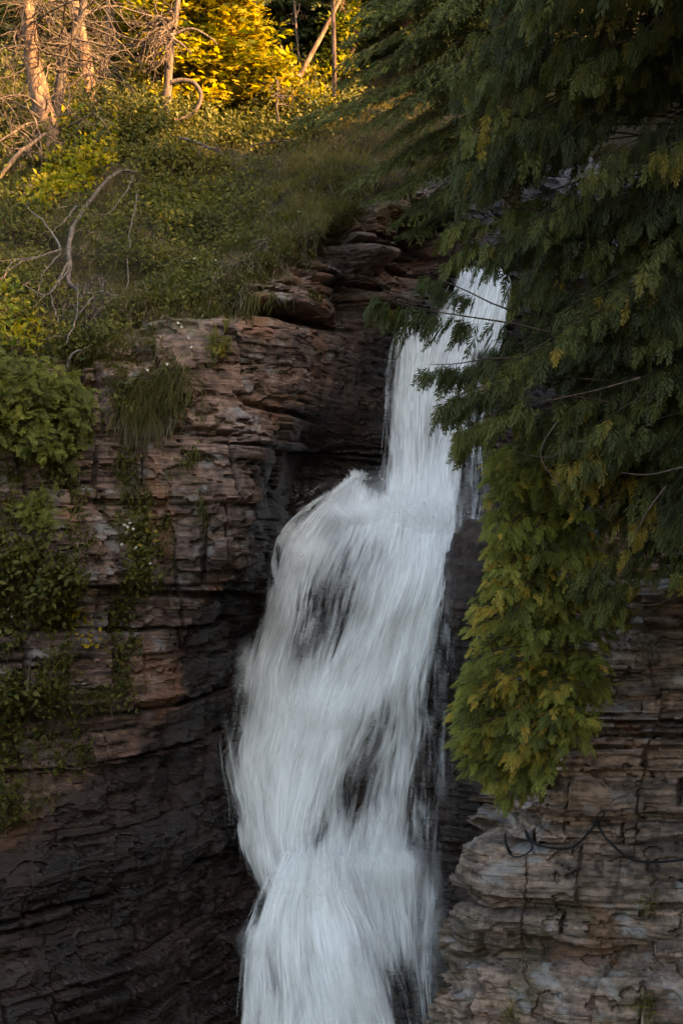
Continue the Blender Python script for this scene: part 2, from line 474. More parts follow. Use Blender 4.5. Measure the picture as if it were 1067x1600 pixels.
watery = sstep(380, 450, GX) * sstep(730, 680, GX) * sstep(430, 480, GY)
fine = sstep(900, 1150, GY + (GX - 150) * 0.5)
amp = (1.0 - 0.45 * watery) * (1.0 - 0.35 * fine)
hillD = 0.5 * fbm(S0 * 0.35, 4, 301) + 0.18 * fbm(S0 * 1.3, 3, 302)
D = dA * amp * rockm + hillD * (1 - rockm)
# the overhanging shelf and hollow under the grassy brink, and the dark cleft beside the lip
def blob(cx, cy, rx, ry, ang=0.0):
    a = math.radians(ang); dx, dy = GX - cx, GY - cy
    u = (dx * math.cos(a) + dy * math.sin(a)) / rx; v = (-dx * math.sin(a) + dy * math.cos(a)) / ry
    return np.exp(-(u * u + v * v) ** 1.5)
D += 0.30 * blob(455, 462, 95, 18, 14) - 0.8 * blob(470, 492, 90, 9, 16)
D += 0.35 * blob(505, 425, 60, 24, 18) - 0.5 * blob(560, 470, 26, 50)
D -= 1.6 * blob(668, 372, 40, 36) + 0.5 * blob(620, 425, 50, 20, 10)
D += 0.5 * blob(585, 400, 34, 22) - 0.5 * blob(580, 447, 60, 7, 4)
D -= 0.6 * blob(150, 600, 30, 12) + 0.5 * blob(255, 670, 70, 6, 4) + 0.35 * blob(320, 860, 4, 60) + 0.35 * blob(320, 931, 110, 6, 2)
D += 0.3 * blob(490, 560, 80, 60, 25) - 0.25 * blob(445, 640, 60, 5, 20)
S = S0 + Nrm * D[..., None]
WALL = S
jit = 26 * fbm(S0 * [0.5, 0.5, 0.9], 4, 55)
wet_shade = sstep(-16, 16, GX - WET_SHADE_LINE(GY) + jit) * rockm
wet_shade = np.maximum(wet_shade, 0.45 * sstep(1000, 1240, GY + jit))  # darkens the whole lower cliff in colour, painting in dim frame edges
wet_shade = np.where((GY < 640) & (GX < 640), wet_shade * 0.75, wet_shade)
wet_shade = np.maximum(wet_shade, 0.75 * sstep(640, 690, GX) * sstep(450, 400, GY))  # rock behind the brink darkened in colour against bright sky light
moss = np.clip(sstep(60, 0, GY - CLIFF_TOP(GX)) * rockm * 0.8 + 0.45 * sstep(0.25, 0.7, fbm(S0 * 0.5, 3, 91)) * sstep(330, 150, GX) * (1 - wet_shade), 0, 1)
attrsW = rock_attrs(S0, wet_shade, moss, tintA, 500)

M_ROCK = rock_material('bedded_rock')
FW = grid_faces(*GX.shape)
nvW, nuW = GX.shape
f0 = FW[:, 0]
is_rock = (rockm.ravel()[FW].mean(1) > 0.5)
VW = S.reshape(-1, 3)

def split_blocks(name_part, parent, V, F, ids, cxy, attrs, mat, nmax, visible):
    """the largest blocks in view become parts of their own; returns faces that stay in the base"""
    u, inv, cnt = np.unique(ids, return_inverse=True, return_counts=True)
    vis = np.bincount(inv, weights=visible.astype(float), minlength=len(u))
    order = np.argsort(-vis)
    taken = np.zeros(len(u), bool)
    for k in order[:nmax]:
        if vis[k] < 30: break
        taken[k] = True
    so = np.argsort(inv, kind='stable'); st = np.concatenate([[0], np.cumsum(cnt)])
    n = 0
    for k in np.nonzero(taken)[0]:
        sub_mesh(name_part, V, F[so[st[k]:st[k + 1]]], mat, parent, attrs, False); n += 1
    return ~taken[inv], n

cx = GX.ravel()[f0]; cyy = GY.ravel()[f0]
Fr = FW[is_rock]; fr0 = Fr[:, 0]
visible = (GX.ravel()[fr0] > 0) & (GX.ravel()[fr0] < 700) & (GY.ravel()[fr0] < 1600)
visible &= ~((GX.ravel()[fr0] > np.interp(GY.ravel()[fr0], [400, 740, 850, 1000, 1150, 1350, 1600], [720, 590, 430, 400, 360, 390, 385])) & (GX.ravel()[fr0] < 665))
cliff = empty('cliff', P(200, 1500, 28), label='tall brown cliff of thin rock beds beside the waterfall, damp by the falls, shade tinted in lower down', kind='structure')
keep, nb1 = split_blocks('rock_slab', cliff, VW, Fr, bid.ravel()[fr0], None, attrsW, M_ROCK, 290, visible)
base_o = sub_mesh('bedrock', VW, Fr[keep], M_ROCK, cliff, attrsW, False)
base_o['kind'] = 'stuff'

def surf(px, py):
    """point on the gorge surface seen at that photo pixel (bilinear)"""
    px = np.asarray(px, float); py = np.asarray(py, float)
    fi = np.interp(px, gx, np.arange(len(gx))); fj = np.interp(py, gy, np.arange(len(gy)))
    i = np.clip(fi.astype(int), 0, nuW - 2); j = np.clip(fj.astype(int), 0, nvW - 2)
    a = (fi - i)[..., None]; b = (fj - j)[..., None]
    return WALL[j, i] * (1 - a) * (1 - b) + WALL[j, i + 1] * a * (1 - b) + WALL[j + 1, i] * (1 - a) * b + WALL[j + 1, i + 1] * a * b

# hillside soil
def soil_material():
    m, nt, out = new_mat('forest_soil')
    pos = N(nt, 'NewGeometry').outputs['Position']
    n1 = N(nt, 'TexNoise', {'Vector': pos, 'Scale': 1.2, 'Detail': 3.0, 'Roughness': 0.7})
    n2 = N(nt, 'TexNoise', {'Vector': pos, 'Scale': 14.0, 'Detail': 3.0, 'Roughness': 0.7})
    c = ramp(nt, n1.outputs[0], [(0.35, (0.022, 0.017, 0.010)), (0.5, (0.030, 0.027, 0.012)), (0.68, (0.055, 0.040, 0.022))])
    c2 = mixc(nt, 0.7, c.outputs[0], ramp(nt, n2.outputs[0], [(0.3, (0.5, 0.5, 0.5)), (0.7, (1.5, 1.4, 1.2))]).outputs[0], 'MULTIPLY')
    b = N(nt, 'Bump', {'Height': n2.outputs[0], 'Strength': 1.0, 'Distance': 0.1})
    bs = N(nt, 'BsdfPrincipled', {'Base Color': c2, 'Roughness': 1.0, 'Specular IOR Level': 0.1, 'Normal': b.outputs[0]})
    nt.links.new(bs.outputs[0], out.inputs[0])
    return m
M_SOIL = soil_material()
hill_o = sub_mesh('hillside', VW, FW[~is_rock], M_SOIL, None, attrsW)
tag(hill_o, 'steep earthy hillside above the cliff', kind='structure')

# ------------------------------------------------------------ near rock outcrop on the right
EDGE = curve1([(760, 1010), (860, 965), (900, 925), (1000, 905), (1100, 890), (1190, 830), (1225, 795), (1245, 778), (1280, 772), (1310, 752), (1360, 742), (1400, 735), (1425, 712), (1450, 706), (1470, 708), (1488, 722), (1500, 712), (1530, 700), (1560, 690), (1600, 680), (1720, 660)])
ov = np.concatenate([np.arange(560, 800, 10.0), np.arange(800, 1620, 2.6), np.arange(1620, 1725, 8.0)])
tt = np.concatenate([-np.linspace(1, 0.04, 14) ** 1.5, np.linspace(0, 1, 190) ** 1.15])
TT, OV = np.meshgrid(tt, ov)
xe = EDGE(OV) + 5 * vnoise(np.stack([OV / 14.0, OV * 0, OV * 0], -1), 5)
front = TT >= 0
OX = np.where(front, xe + (1280 - xe) * np.clip(TT, 0, 1), xe + 60 * (-TT))
inpx = np.clip((OX - xe) / 70.0, 0, 1)
OYd = 23.6 - 0.9 * np.clip((OX - xe) / 350.0, 0, 1.3) - 0.75 * (OV - 1200) / 400.0 * 0.9 + 1.4 * (1 - np.sqrt(np.clip(1 - (1 - inpx) ** 2, 0, 1)))
OYd = np.where(front, OYd, OYd + 7.0 * (-TT) ** 1.2)
OYd += 0.5 * np.exp(-((OV - 1495) / 14.0) ** 2) * 0.6 - 0.35 * sstep(1500, 1560, OV) + 0.25 * np.exp(-((OV - 1130) / 60) ** 2)
OS0 = P(OX, OV, OYd)
On = normals_of(OS0)
for _k in range(3):
    On = (np.roll(On, 3, 0) + np.roll(On, -3, 0) + np.roll(On, 3, 1) + np.roll(On, -3, 1) + On) / 5
On[..., 2] *= 0.35; On /= np.linalg.norm(On, axis=-1, keepdims=True)
os_along = OS0[..., 0] * 0.95 - OS0[..., 1] * 0.5
dO, obid, otint = rock_field(OS0, os_along, 71, 0.15, 0.95, (-0.05, 0.02), (0.8, 3.2), 1.4, massive=((-7.3, -6.4, 0.4), (-8.8, -7.6, 0.4), (-5.5, -4.7, 0.3)), mj=0.05)
OS = OS0 + On * dO[..., None]
OUTC = OS
owet = 0.0 * OV + 0.12 * sstep(0.1, 0.6, fbm(OS0 * [0.8, 0.8, 1.6], 4, 402))
omoss = 0.35 * sstep(0.25, 0.7, fbm(OS0 * 0.8, 3, 403))
attrsO = rock_attrs(OS0, owet, omoss, np.clip(otint * 0.8 + 0.2, 0, 1), 600)
M_ROCK2 = rock_material('dry_limestone', warm=(0.178, 0.133, 0.106))
FO = grid_faces(*TT.shape)
outcrop = empty('rock_outcrop', P(900, 1500, 23), label='dry pale brown layered rock outcrop nearer than the waterfall', kind='structure')
fo0 = FO[:, 0]
ox, oy = OX.ravel()[fo0], OV.ravel()[fo0]
ovis = (ox < 1067) & (oy > 880) & (oy < 1600)
keep, nb2 = split_blocks('rock_slab', outcrop, OS.reshape(-1, 3), FO, obid.ravel()[fo0], None, attrsO, M_ROCK2, 240, ovis)
oo = sub_mesh('bedrock', OS.reshape(-1, 3), FO[keep], M_ROCK2, outcrop, attrsO, False)
oo['kind'] = 'stuff'
print('blocks', nb1, nb2)

def osurf(px, py):
    px = np.atleast_1d(np.asarray(px, float)); py = np.atleast_1d(np.asarray(py, float))
    out = []
    for a, b in zip(px, py):
        j = int(np.argmin(abs(ov - b))); row = OX[j].copy(); row[tt < 0] = -999
        out.append(OUTC[j, int(np.argmin(abs(row - a)))])
    return np.array(out)

# ------------------------------------------------------------ boulder beside the falls
def boulder():
    nv, nu = 90, 120
    th = np.linspace(0.02, PI - 0.02, nv)[:, None]; ph = np.linspace(0, 2 * PI, nu)[None]
    d = np.stack([np.sin(th) * np.cos(ph), np.sin(th) * np.sin(ph), np.cos(th) + 0 * ph], -1)
    p = np.sign(d) * np.abs(d) ** 0.75 * np.array([0.80, 0.9, 1.35])
    p[..., 0] += 0.25 * p[..., 2] * (p[..., 2] < 0) * 0.4 + 0.22 * p[..., 2]
    c = P(752, 905, 32.4)
    p = p * (1 + 0.16 * fbm(d * 1.3, 3, 8)[..., None])
    lay = vnoise(np.stack([p[..., 0] * 0.8, p[..., 1] * 0.8, p[..., 2] * 9 + p[..., 0] * 1.5], -1), 9)
    p = p * (1 + 0.05 * lay[..., None] + 0.05 * fbm(p * 4, 3, 19)[..., None])
    V = (p + c).reshape(-1, 3)
    o = mesh_np('boulder', V, grid_faces(nv, nu), None, M_ROCK, None, rock_attrs(V, np.full(len(V), 0.85), np.full(len(V), 0.2), np.full(len(V), 0.35), 610))
    tag(o, 'dark soaked rounded boulder at the edge of the white water, touching the cedar', 'boulder')
boulder()

# ------------------------------------------------------------ far side of the gorge (beyond the frame, its rim shaped to shade the falls)
def ridge_height(Y):
    return np.interp(Y, [-40, 5, 17.5, 19, 20.1, 20.7, 21.2, 22, 23.2, 24.6, 25.7, 27.4, 28.3, 29.6, 30.4, 33.6, 35.5, 37.4, 44], [13, 13, 13, 12, 11.0, 11.6, 12.6, 13.8, 16.6, 17.8, 18.3, 18.5, 18.7, 18.9, 19.0, 19.6, 19.7, 19.3, 20.0])
ry = np.concatenate([np.linspace(-40, 14, 40), np.linspace(14.4, 46, 110)]); rt = np.linspace(0, 1, 60)
RT, RY = np.meshgrid(rt, ry)
xs = np.maximum(6.5, 0.245 * RY + 1.8)
RXw = xs + 3.5 * np.clip(RT / 0.55, 0, 1) + 60 * np.clip((RT - 0.55) / 0.45, 0, 1) ** 1.5
RZ = -14 + (ridge_height(RY) + 14) * sstep(0, 0.6, RT) ** 0.8 + 3 * np.clip((RT - 0.6) / 0.4, 0, 1)
RS = np.stack([RXw, RY, RZ], -1)
RS[..., 0] += 0.35 * fbm(RS * 0.5, 4, 801) + 0.25 * vnoise(RS * [0.3, 0.3, 3.0], 802)
RS[..., 2] += (0.35 * fbm(RS * 0.7, 4, 803)) * (RT > 0.5)
far = mesh_np('hillside', RS.reshape(-1, 3), grid_faces(*RT.shape), None, M_ROCK, None,
              rock_attrs(RS.reshape(-1, 3), np.zeros(RS[..., 0].size), np.full(RS[..., 0].size, 0.9), np.full(RS[..., 0].size, 0.5), 620))
tag(far, 'unseen mossy wooded side of the gorge, rim shaped to shade the waterfall', kind='structure')
gz = mesh_np('ground', np.array([[-300, -200, -16], [300, -200, -16], [300, 400, -16], [-300, 400, -16]], float), [[0, 1, 2, 3]], None, M_SOIL, None, {'tint': np.full(4, 0.5)})
tag(gz, 'gorge bottom ground far below', kind='structure')

# ------------------------------------------------------------ waterfall
def water_material(name, sharp=1.0, across=1.0):
    m, nt, out = new_mat(name)
    uv = N(nt, 'UVMap', uv_map='UVMap').outputs[0]
    def streak(su, sv, det, seed):
        mp = N(nt, 'Mapping', {'Vector': uv, 'Location': (seed, seed * 1.7, seed), 'Scale': (su * across, sv, 1.0)})
        return N(nt, 'TexNoise', {'Vector': mp.outputs[0], 'Scale': 1.0, 'Detail': det, 'Roughness': 0.6}).outputs[0]
    a = streak(14.0, 0.85, 2.0, 3.1)
    b = streak(4.2, 0.65, 2.0, 8.2)
    c = streak(38.0, 1.3, 1.0, 1.3)
    n = mth(nt, 'ADD', mth(nt, 'ADD', mth(nt, 'MULTIPLY', a, 0.47), mth(nt, 'MULTIPLY', b, 0.40)), mth(nt, 'MULTIPLY', c, 0.13))
    n = mth(nt, 'MULTIPLY', mth(nt, 'SUBTRACT', n, 0.5), 3.3 * sharp)
    dens = N(nt, 'Attribute', attribute_name='dens').outputs['Fac']
    n = mth(nt, 'MULTIPLY', n, N(nt, 'MapRange', {'Value': dens, 'From Min': 0.35, 'From Max': 1.0, 'To Min': 1.0, 'To Max': 0.42}).outputs[0])
    al = mth(nt, 'ADD', dens, n)
    # streaks fade out completely where there is no water
    gate = N(nt, 'MapRange', {'Value': dens, 'From Min': 0.0, 'From Max': 0.25, 'To Min': 0.0, 'To Max': 1.0}).outputs[0]
    al = mth(nt, 'MULTIPLY', mth(nt, 'MAXIMUM', al, 0.0), gate, clamp=True)
    al = mth(nt, 'MULTIPLY', al, 0.985)
    df = N(nt, 'BsdfDiffuse', {'Color': (0.93, 0.95, 0.95, 1)})
    tr = N(nt, 'BsdfTranslucent', {'Color': (0.9, 0.94, 0.95, 1)})
    mx = N(nt, 'MixShader', {0: 0.2, 1: df.outputs[0], 2: tr.outputs[0]})
    tp = N(nt, 'BsdfTransparent')
    fx = N(nt, 'MixShader', {0: al, 1: tp.outputs[0], 2: mx.outputs[0]})
    nt.links.new(fx.outputs[0], out.inputs[0])
    return m
M_WATER = water_material('white_water')

waterfall = empty('water', P(520, 1700, 31), label='white silky waterfall streaming down a rock gorge in stacked cascades', kind='structure')
SHEETS = {}
def sheet(name, guides, off, nlayers=3, dens=0.85, edge=(0.10, 0.10), holes=(), boost=(), fade=None, bot_fade=0.0, bulge=0.0, nu=64, clear=0.0):
    """water running along guide lines (left to right); fade: pixels over which each guide fills in at its top"""
    m = 104
    G = np.array([spline(np.array([(x, y, 0) for x, y in g], float), m)[:, :2] for g in guides])      # ng, m, 2
    ng = len(G)
    # even spacing along each guide
    for q in range(ng):
        L = np.concatenate([[0], np.cumsum(np.linalg.norm(np.diff(G[q], axis=0), axis=1))]); L /= L[-1]
        G[q] = np.stack([np.interp(np.linspace(0, 1, m), L, G[q][:, c]) for c in (0, 1)], -1)
    Gs = np.stack([spline(np.concatenate([G[:, r], np.zeros((ng, 1))], 1), nu)[:, :2] for r in range(m)])   # m, nu, 2
    PX, PYg = Gs[..., 0], Gs[..., 1]
    U = np.broadcast_to(np.linspace(0, 1, nu)[None], PX.shape)
    wk = np.array([0.1, 0.2, 0.4, 0.2, 0.1])
    Yd = wall_depth(PX, PYg)
    for _ in range(3):
        Yp = np.pad(Yd, ((3, 3), (0, 0)), 'edge'); Yd = sum(w * Yp[o:o + m] for w, o in zip(wk, (0, 1, 3, 5, 6)))
    pc = P(PX, PYg, Yd)
    seg = np.linalg.norm(np.diff(pc, axis=0), axis=-1)
    flow = np.concatenate([np.zeros((1, nu)), np.cumsum(seg, 0)], 0)
    fpx = np.concatenate([np.zeros((1, nu)), np.cumsum(np.hypot(np.diff(PX, axis=0), np.diff(PYg, axis=0)), 0)], 0)
    wid = np.linalg.norm(pc[:, -1] - pc[:, 0], axis=-1)
    across = U * (0.55 * wid.mean() + 0.45 * np.median(wid))
    fd = np.interp(U[0], np.linspace(0, 1, len(fade)), fade) if fade is not None else np.full(nu, 1.0)
    allV, allF, allU, allD, n0 = [], [], [], [], 0
    for k in range(nlayers):
        wob = 0.13 * vnoise(np.stack([across * 1.6, fpx / 110.0, U * 0 + k], -1), 40 + k) + 0.05 * vnoise(np.stack([across * 5.0, fpx / 60.0, U * 0 + k], -1), 45 + k)
        V = P(PX + 5 * vnoise(np.stack([U * 4, fpx / 80.0, U * 0 + k * 3], -1), 50 + k), PYg, Yd - off - 0.16 * k - bulge * 4 * U * (1 - U) - wob - clear * np.sin(PI * np.linspace(0, 1, m))[:, None])
        rag = 0.07 * vnoise(np.stack([fpx / 90.0 + k * 7, U * 10, U * 0], -1), 61 + k) + 0.04 * vnoise(np.stack([fpx / 34.0, U * 30 + k * 7, U * 0], -1), 63 + k)
        de = dens * (1 + 0.30 * fbm(np.stack([across * 0.8 + k * 3, flow * 0.45, U * 0], -1), 3, 66 + k))
        de = de * sstep(0.0, edge[0], U + rag - 0.015) * sstep(0.0, edge[1], 1 - U + rag - 0.015)
        de = de * sstep(0, 1, (fpx + 40 * rag) / np.maximum(fd, 1))
        if bot_fade: de = de * sstep(0, bot_fade, fpx[-1:] - fpx)
        for sgn, lst in ((-1, holes), (1, boost)):
            for (hx, hy, rx, ry_, ang, s_) in lst:
                a = math.radians(ang); dx, dy = PX - hx, PYg - hy
                q = ((dx * math.cos(a) + dy * math.sin(a)) / rx) ** 2 + ((-dx * math.sin(a) + dy * math.cos(a)) / ry_) ** 2
                de = de * (1 - s_ * np.exp(-q ** 0.9)) if sgn < 0 else de + s_ * np.exp(-q) * sstep(0.05, 0.3, de)
        de = np.clip(de * (1.0, 0.75, 0.5, 0.4)[k], 0, 1.6)
        allV.append(V.reshape(-1, 3)); allF.append(grid_faces(m, nu) + n0)
        allU.append(np.stack([across + 13.7 * k, flow + 5.3 * k], -1).reshape(-1, 2)); allD.append(de.ravel())
        n0 += m * nu
    o = mesh_np(name, np.concatenate(allV), np.concatenate(allF), None, M_WATER, waterfall, {'dens': np.concatenate(allD)}, np.concatenate(allU))
    SHEETS[name] = (PX, PYg, Yd - off - 0.16 * nlayers - bulge * 4 * U * (1 - U))
    return o

sheet('upper_chute', [[(735, 400), (712, 430), (695, 460), (668, 495), (640, 530), (630, 560)], [(755, 398), (742, 430), (730, 470), (715, 510), (700, 560)], [(775, 400), (775, 440), (768, 480), (755, 520), (745, 565)], [(795, 405), (800, 450), (795, 500), (780, 560)]],
      0.35, 3, 0.85, (0.16, 0.15), fade=(10, 10, 10), bot_fade=40, holes=((690, 470, 16, 40, 20, 0.25),))
sheet('upper_drop', [[(628, 488), (614, 530), (608, 590), (604, 660), (601, 730), (598, 790), (590, 850)], [(655, 490), (640, 540), (634, 600), (630, 670), (628, 740), (622, 800), (612, 870)], [(690, 490), (672, 550), (664, 620), (660, 690), (658, 760), (652, 830), (640, 900)],
                     [(735, 500), (716, 560), (702, 630), (694, 700), (692, 770), (688, 840), (676, 910)], [(790, 500), (768, 560), (745, 630), (732, 700), (728, 770), (722, 840), (704, 905)]],
      0.5, 3, 0.86, (0.14, 0.22), fade=(22, 24, 30), bot_fade=110,
      holes=((612, 590, 8, 90, 0, 0.35), (686, 600, 10, 100, 6, 0.42), (668, 700, 8, 70, 2, 0.32), (630, 560, 7, 60, 3, 0.3), (738, 640, 16, 90, 10, 0.45)), boost=((645, 650, 18, 120, 2, 0.28), (708, 770, 22, 70, 0, 0.25)))
sheet('side_veil', [[(735, 560), (728, 640), (722, 720), (718, 800), (706, 860)], [(752, 560), (748, 640), (746, 720), (744, 800), (730, 850)], [(772, 560), (768, 640), (768, 720), (768, 790), (752, 838)]], 0.45, 2, 0.20, (0.3, 0.4), fade=(60, 60), bot_fade=30, nu=50)
sheet('fan_cascade', [
    [(550, 746), (520, 765), (480, 792), (446, 826), (428, 868), (418, 930), (398, 1000), (378, 1070), (368, 1140), (360, 1220), (374, 1310), (398, 1400)],
    [(556, 740), (535, 768), (500, 806), (470, 850), (452, 905), (438, 980), (416, 1060), (404, 1140), (398, 1230), (408, 1320), (424, 1410)],
    [(566, 744), (552, 780), (528, 830), (502, 885), (482, 950), (466, 1020), (456, 1080), (448, 1150), (438, 1240), (436, 1330), (448, 1415)],
    [(592, 752), (584, 795), (568, 845), (548, 905), (528, 975), (510, 1040), (494, 1100), (480, 1170), (464, 1250), (456, 1330), (468, 1415)],
    [(628, 752), (624, 800), (614, 855), (598, 915), (578, 985), (556, 1045), (532, 1105), (514, 1175), (498, 1250), (486, 1330), (490, 1415)],
    [(668, 752), (668, 805), (660, 865), (645, 930), (628, 1000), (610, 1065), (592, 1125), (572, 1190), (555, 1265), (545, 1340), (545, 1415)],
    [(705, 758), (708, 810), (694, 868), (678, 935), (664, 1010), (650, 1080), (640, 1150), (630, 1225), (620, 1300), (612, 1360), (604, 1420)],
    [(742, 765), (742, 812), (718, 868), (702, 935), (692, 1010), (684, 1085), (678, 1160), (674, 1240), (670, 1310), (664, 1370), (652, 1425)]],
    0.55, 3, 0.92, (0.08, 0.26), fade=(8, 10, 20, 70, 110, 130, 120, 90), bot_fade=110, bulge=0.25, nu=110,
    holes=((522, 945, 68, 116, 20, 0.70), (474, 1012, 44, 72, 14, 0.74), (500, 930, 26, 64, 22, 0.45), (572, 872, 44, 34, 10, 0.52), (548, 965, 26, 70, 18, 0.45),
           (572, 1215, 54, 116, 8, 0.68), (556, 1240, 40, 84, 8, 0.80), (592, 1135, 22, 64, 16, 0.42), (498, 1308, 22, 46, 26, 0.86), (640, 1190, 30, 200, 2, 0.35), (418, 1210, 12, 46, -6, 0.45), (392, 1150, 14, 60, 0, 0.3), (440, 950, 7, 60, 10, 0.3)),
    boost=((512, 1105, 36, 50, 30, 0.5), (600, 1040, 44, 60, 34, 0.45), (455, 1250, 34, 110, 6, 0.5), (650, 880, 44, 90, 14, 0.35), (600, 790, 70, 36, 0, 0.4), (440, 900, 22, 90, 10, 0.4)))
sheet('side_jet', [[(336, 1080), (341, 1130), (346, 1180), (356, 1240), (374, 1310), (398, 1380), (412, 1440)], [(342, 1080), (352, 1140), (364, 1200), (380, 1260), (402, 1330), (424, 1400), (434, 1450)], [(350, 1085), (372, 1150), (396, 1220), (420, 1290), (444, 1360), (460, 1430)]],
      0.6, 2, 0.46, (0.5, 0.5), fade=(180, 170), bot_fade=60, nu=50)
sheet('lower_step', [[(478, 1345), (474, 1375), (478, 1420), (492, 1470), (515, 1530)], [(520, 1326), (526, 1370), (536, 1420), (552, 1480), (575, 1540)], [(575, 1318), (582, 1370), (592, 1425), (604, 1485), (618, 1550)], [(630, 1316), (634, 1370), (636, 1430), (638, 1490), (644, 1550)], [(672, 1322), (668, 1375), (660, 1430), (654, 1490), (652, 1540)]],
      0.85, 3, 0.80, (0.3, 0.3), fade=(50, 40, 36, 46, 60), bot_fade=120, holes=((590, 1400, 9, 46, -16, 0.45), (640, 1440, 16, 60, 0, 0.3)))
sheet('lower_cascade', [[(452, 1322), (418, 1376), (398, 1430), (385, 1475), (379, 1550), (375, 1640), (372, 1730)], [(470, 1306), (446, 1380), (432, 1440), (428, 1500), (432, 1570), (434, 1650), (434, 1730)], [(494, 1296), (486, 1385), (488, 1450), (498, 1520), (512, 1590), (522, 1660), (528, 1730)],
                        [(524, 1304), (534, 1386), (554, 1450), (572, 1520), (588, 1590), (600, 1660), (610, 1730)], [(548, 1322), (576, 1392), (604, 1455), (624, 1525), (642, 1595), (656, 1665), (668, 1730)]],
      1.25, 3, 0.98, (0.14, 0.34), fade=(60, 80, 110, 110, 70), bulge=0.3, nu=84,
      holes=((424, 1530, 18, 56, 0, 0.68), (480, 1480, 18, 46, -6, 0.42), (470, 1590, 14, 50, -4, 0.5), (400, 1590, 10, 40, 0, 0.45), (545, 1560, 8, 80, -18, 0.3), (620, 1570, 14, 90, -24, 0.4)), boost=((510, 1400, 60, 56, -10, 0.4), (540, 1520, 26, 100, -18, 0.3)))
sheet('left_curtain', [[(404, 1440), (386, 1462), (378, 1510), (374, 1600), (372, 1730)], [(416, 1446), (404, 1480), (398, 1540), (396, 1620), (396, 1730)], [(440, 1450), (436, 1500), (434, 1560), (432, 1640), (432, 1730)]], 1.1, 2, 0.62, (0.25, 0.6), fade=(12, 16, 30), nu=60)
sheet('mist_veil', [[(640, 1330), (632, 1420), (630, 1500), (645, 1610), (655, 1730)], [(672, 1330), (664, 1420), (660, 1500), (668, 1610), (672, 1730)], [(702, 1340), (696, 1420), (690, 1500), (690, 1610), (690, 1730)]], 0.5, 2, 0.30, (0.4, 0.5), fade=(80, 80), nu=50)
sheet('right_trickle', [[(694, 850), (686, 930), (680, 1010), (674, 1160), (668, 1300), (662, 1430)], [(712, 848), (704, 930), (698, 1010), (690, 1160), (682, 1300), (676, 1430)], [(732, 852), (722, 930), (714, 1010), (704, 1160), (696, 1300), (690, 1430)]], 0.4, 2, 0.13, (0.4, 0.5), fade=(50, 30, 40), bot_fade=80, nu=50)

def mist_material():
    m, nt, out = new_mat('spray_mist')
    uv = N(nt, 'UVMap', uv_map='UVMap').outputs[0]
    n = N(nt, 'TexNoise', {'Vector': uv, 'Scale': 2.2, 'Detail': 3.0, 'Roughness': 0.55}).outputs[0]
    dens = N(nt, 'Attribute', attribute_name='dens').outputs['Fac']
    al = mth(nt, 'MULTIPLY', dens, N(nt, 'MapRange', {'Value': n, 'From Min': 0.3, 'From Max': 0.7, 'To Min': 0.25, 'To Max': 1.0}).outputs[0], clamp=True)
    df = N(nt, 'BsdfDiffuse', {'Color': (0.93, 0.95, 0.95, 1)})
    fx = N(nt, 'MixShader', {0: al, 1: N(nt, 'BsdfTransparent').outputs[0], 2: df.outputs[0]})
    nt.links.new(fx.outputs[0], out.inputs[0])
    return m
M_MIST = mist_material()
def mist(px, py, Y, rx, ry_, a, tilt=0.0, layers=2):
    """drifting spray where the water lands: a few domed veils, densest in the middle"""
    V, F, U, D_, n0 = [], [], [], [], 0
    for k in range(layers):
        u, v = np.meshgrid(np.linspace(-1, 1, 26), np.linspace(-1, 1, 26))
        r2 = u * u + v * v
        c, s_ = math.cos(math.radians(tilt)), math.sin(math.radians(tilt))
        V.append(P(px + (u * c - v * s_) * rx, py + (u * s_ + v * c) * ry_, Y - 0.25 * k + 0.5 * r2).reshape(-1, 3))
        F.append(grid_faces(26, 26) + n0); n0 += 26 * 26
        U.append(np.stack([u * rx / 40 + 9 * k, v * ry_ / 40 + px], -1).reshape(-1, 2))
        D_.append((a * np.clip(1 - r2, 0, 1) ** 1.4).ravel())
    o = mesh_np('mist', np.concatenate(V), np.concatenate(F), None, M_MIST, waterfall, {'dens': np.concatenate(D_)}, np.concatenate(U))
    o['kind'] = 'stuff'
mist(640, 800, 32.9, 110, 80, 0.34)
mist(548, 806, 32.7, 70, 30, 0.40, -36)
mist(478, 868, 32.2, 48, 40, 0.30, -56)
mist(620, 1355, 30.8, 66, 60, 0.30)
mist(490, 1390, 30.4, 90, 80, 0.32, 20)
mist(405, 1475, 30.0, 40, 44, 0.30)
mist(510, 1110, 31.3, 90, 60, 0.30, -50)
mist(670, 1470, 31.0, 45, 130, 0.14)
mist(386, 1050, 31.2, 34, 60, 0.22, 12)
mist(540, 1560, 29.6, 90, 100, 0.22, -16)

def strand_material():
    m, nt, out = new_mat('water_strand')
    uv = N(nt, 'UVMap', uv_map='UVMap').outputs[0]
    sx = N(nt, 'SeparateXYZ', {0: uv})
    v = sx.outputs[1]
    f = mth(nt, 'MULTIPLY', mth(nt, 'MULTIPLY', v, mth(nt, 'SUBTRACT', 1.0, v)), 4.0, clamp=True)
    al = mth(nt, 'MULTIPLY', mth(nt, 'POWER', f, 0.8), N(nt, 'Attribute', attribute_name='dens').outputs['Fac'])
    df = N(nt, 'BsdfDiffuse', {'Color': (0.93, 0.95, 0.95, 1)})
    tp = N(nt, 'BsdfTransparent')
    fx = N(nt, 'MixShader', {0: al, 1: tp.outputs[0], 2: df.outputs[0]})
    nt.links.new(fx.outputs[0], out.inputs[0])
    return m
M_STRAND = strand_material()

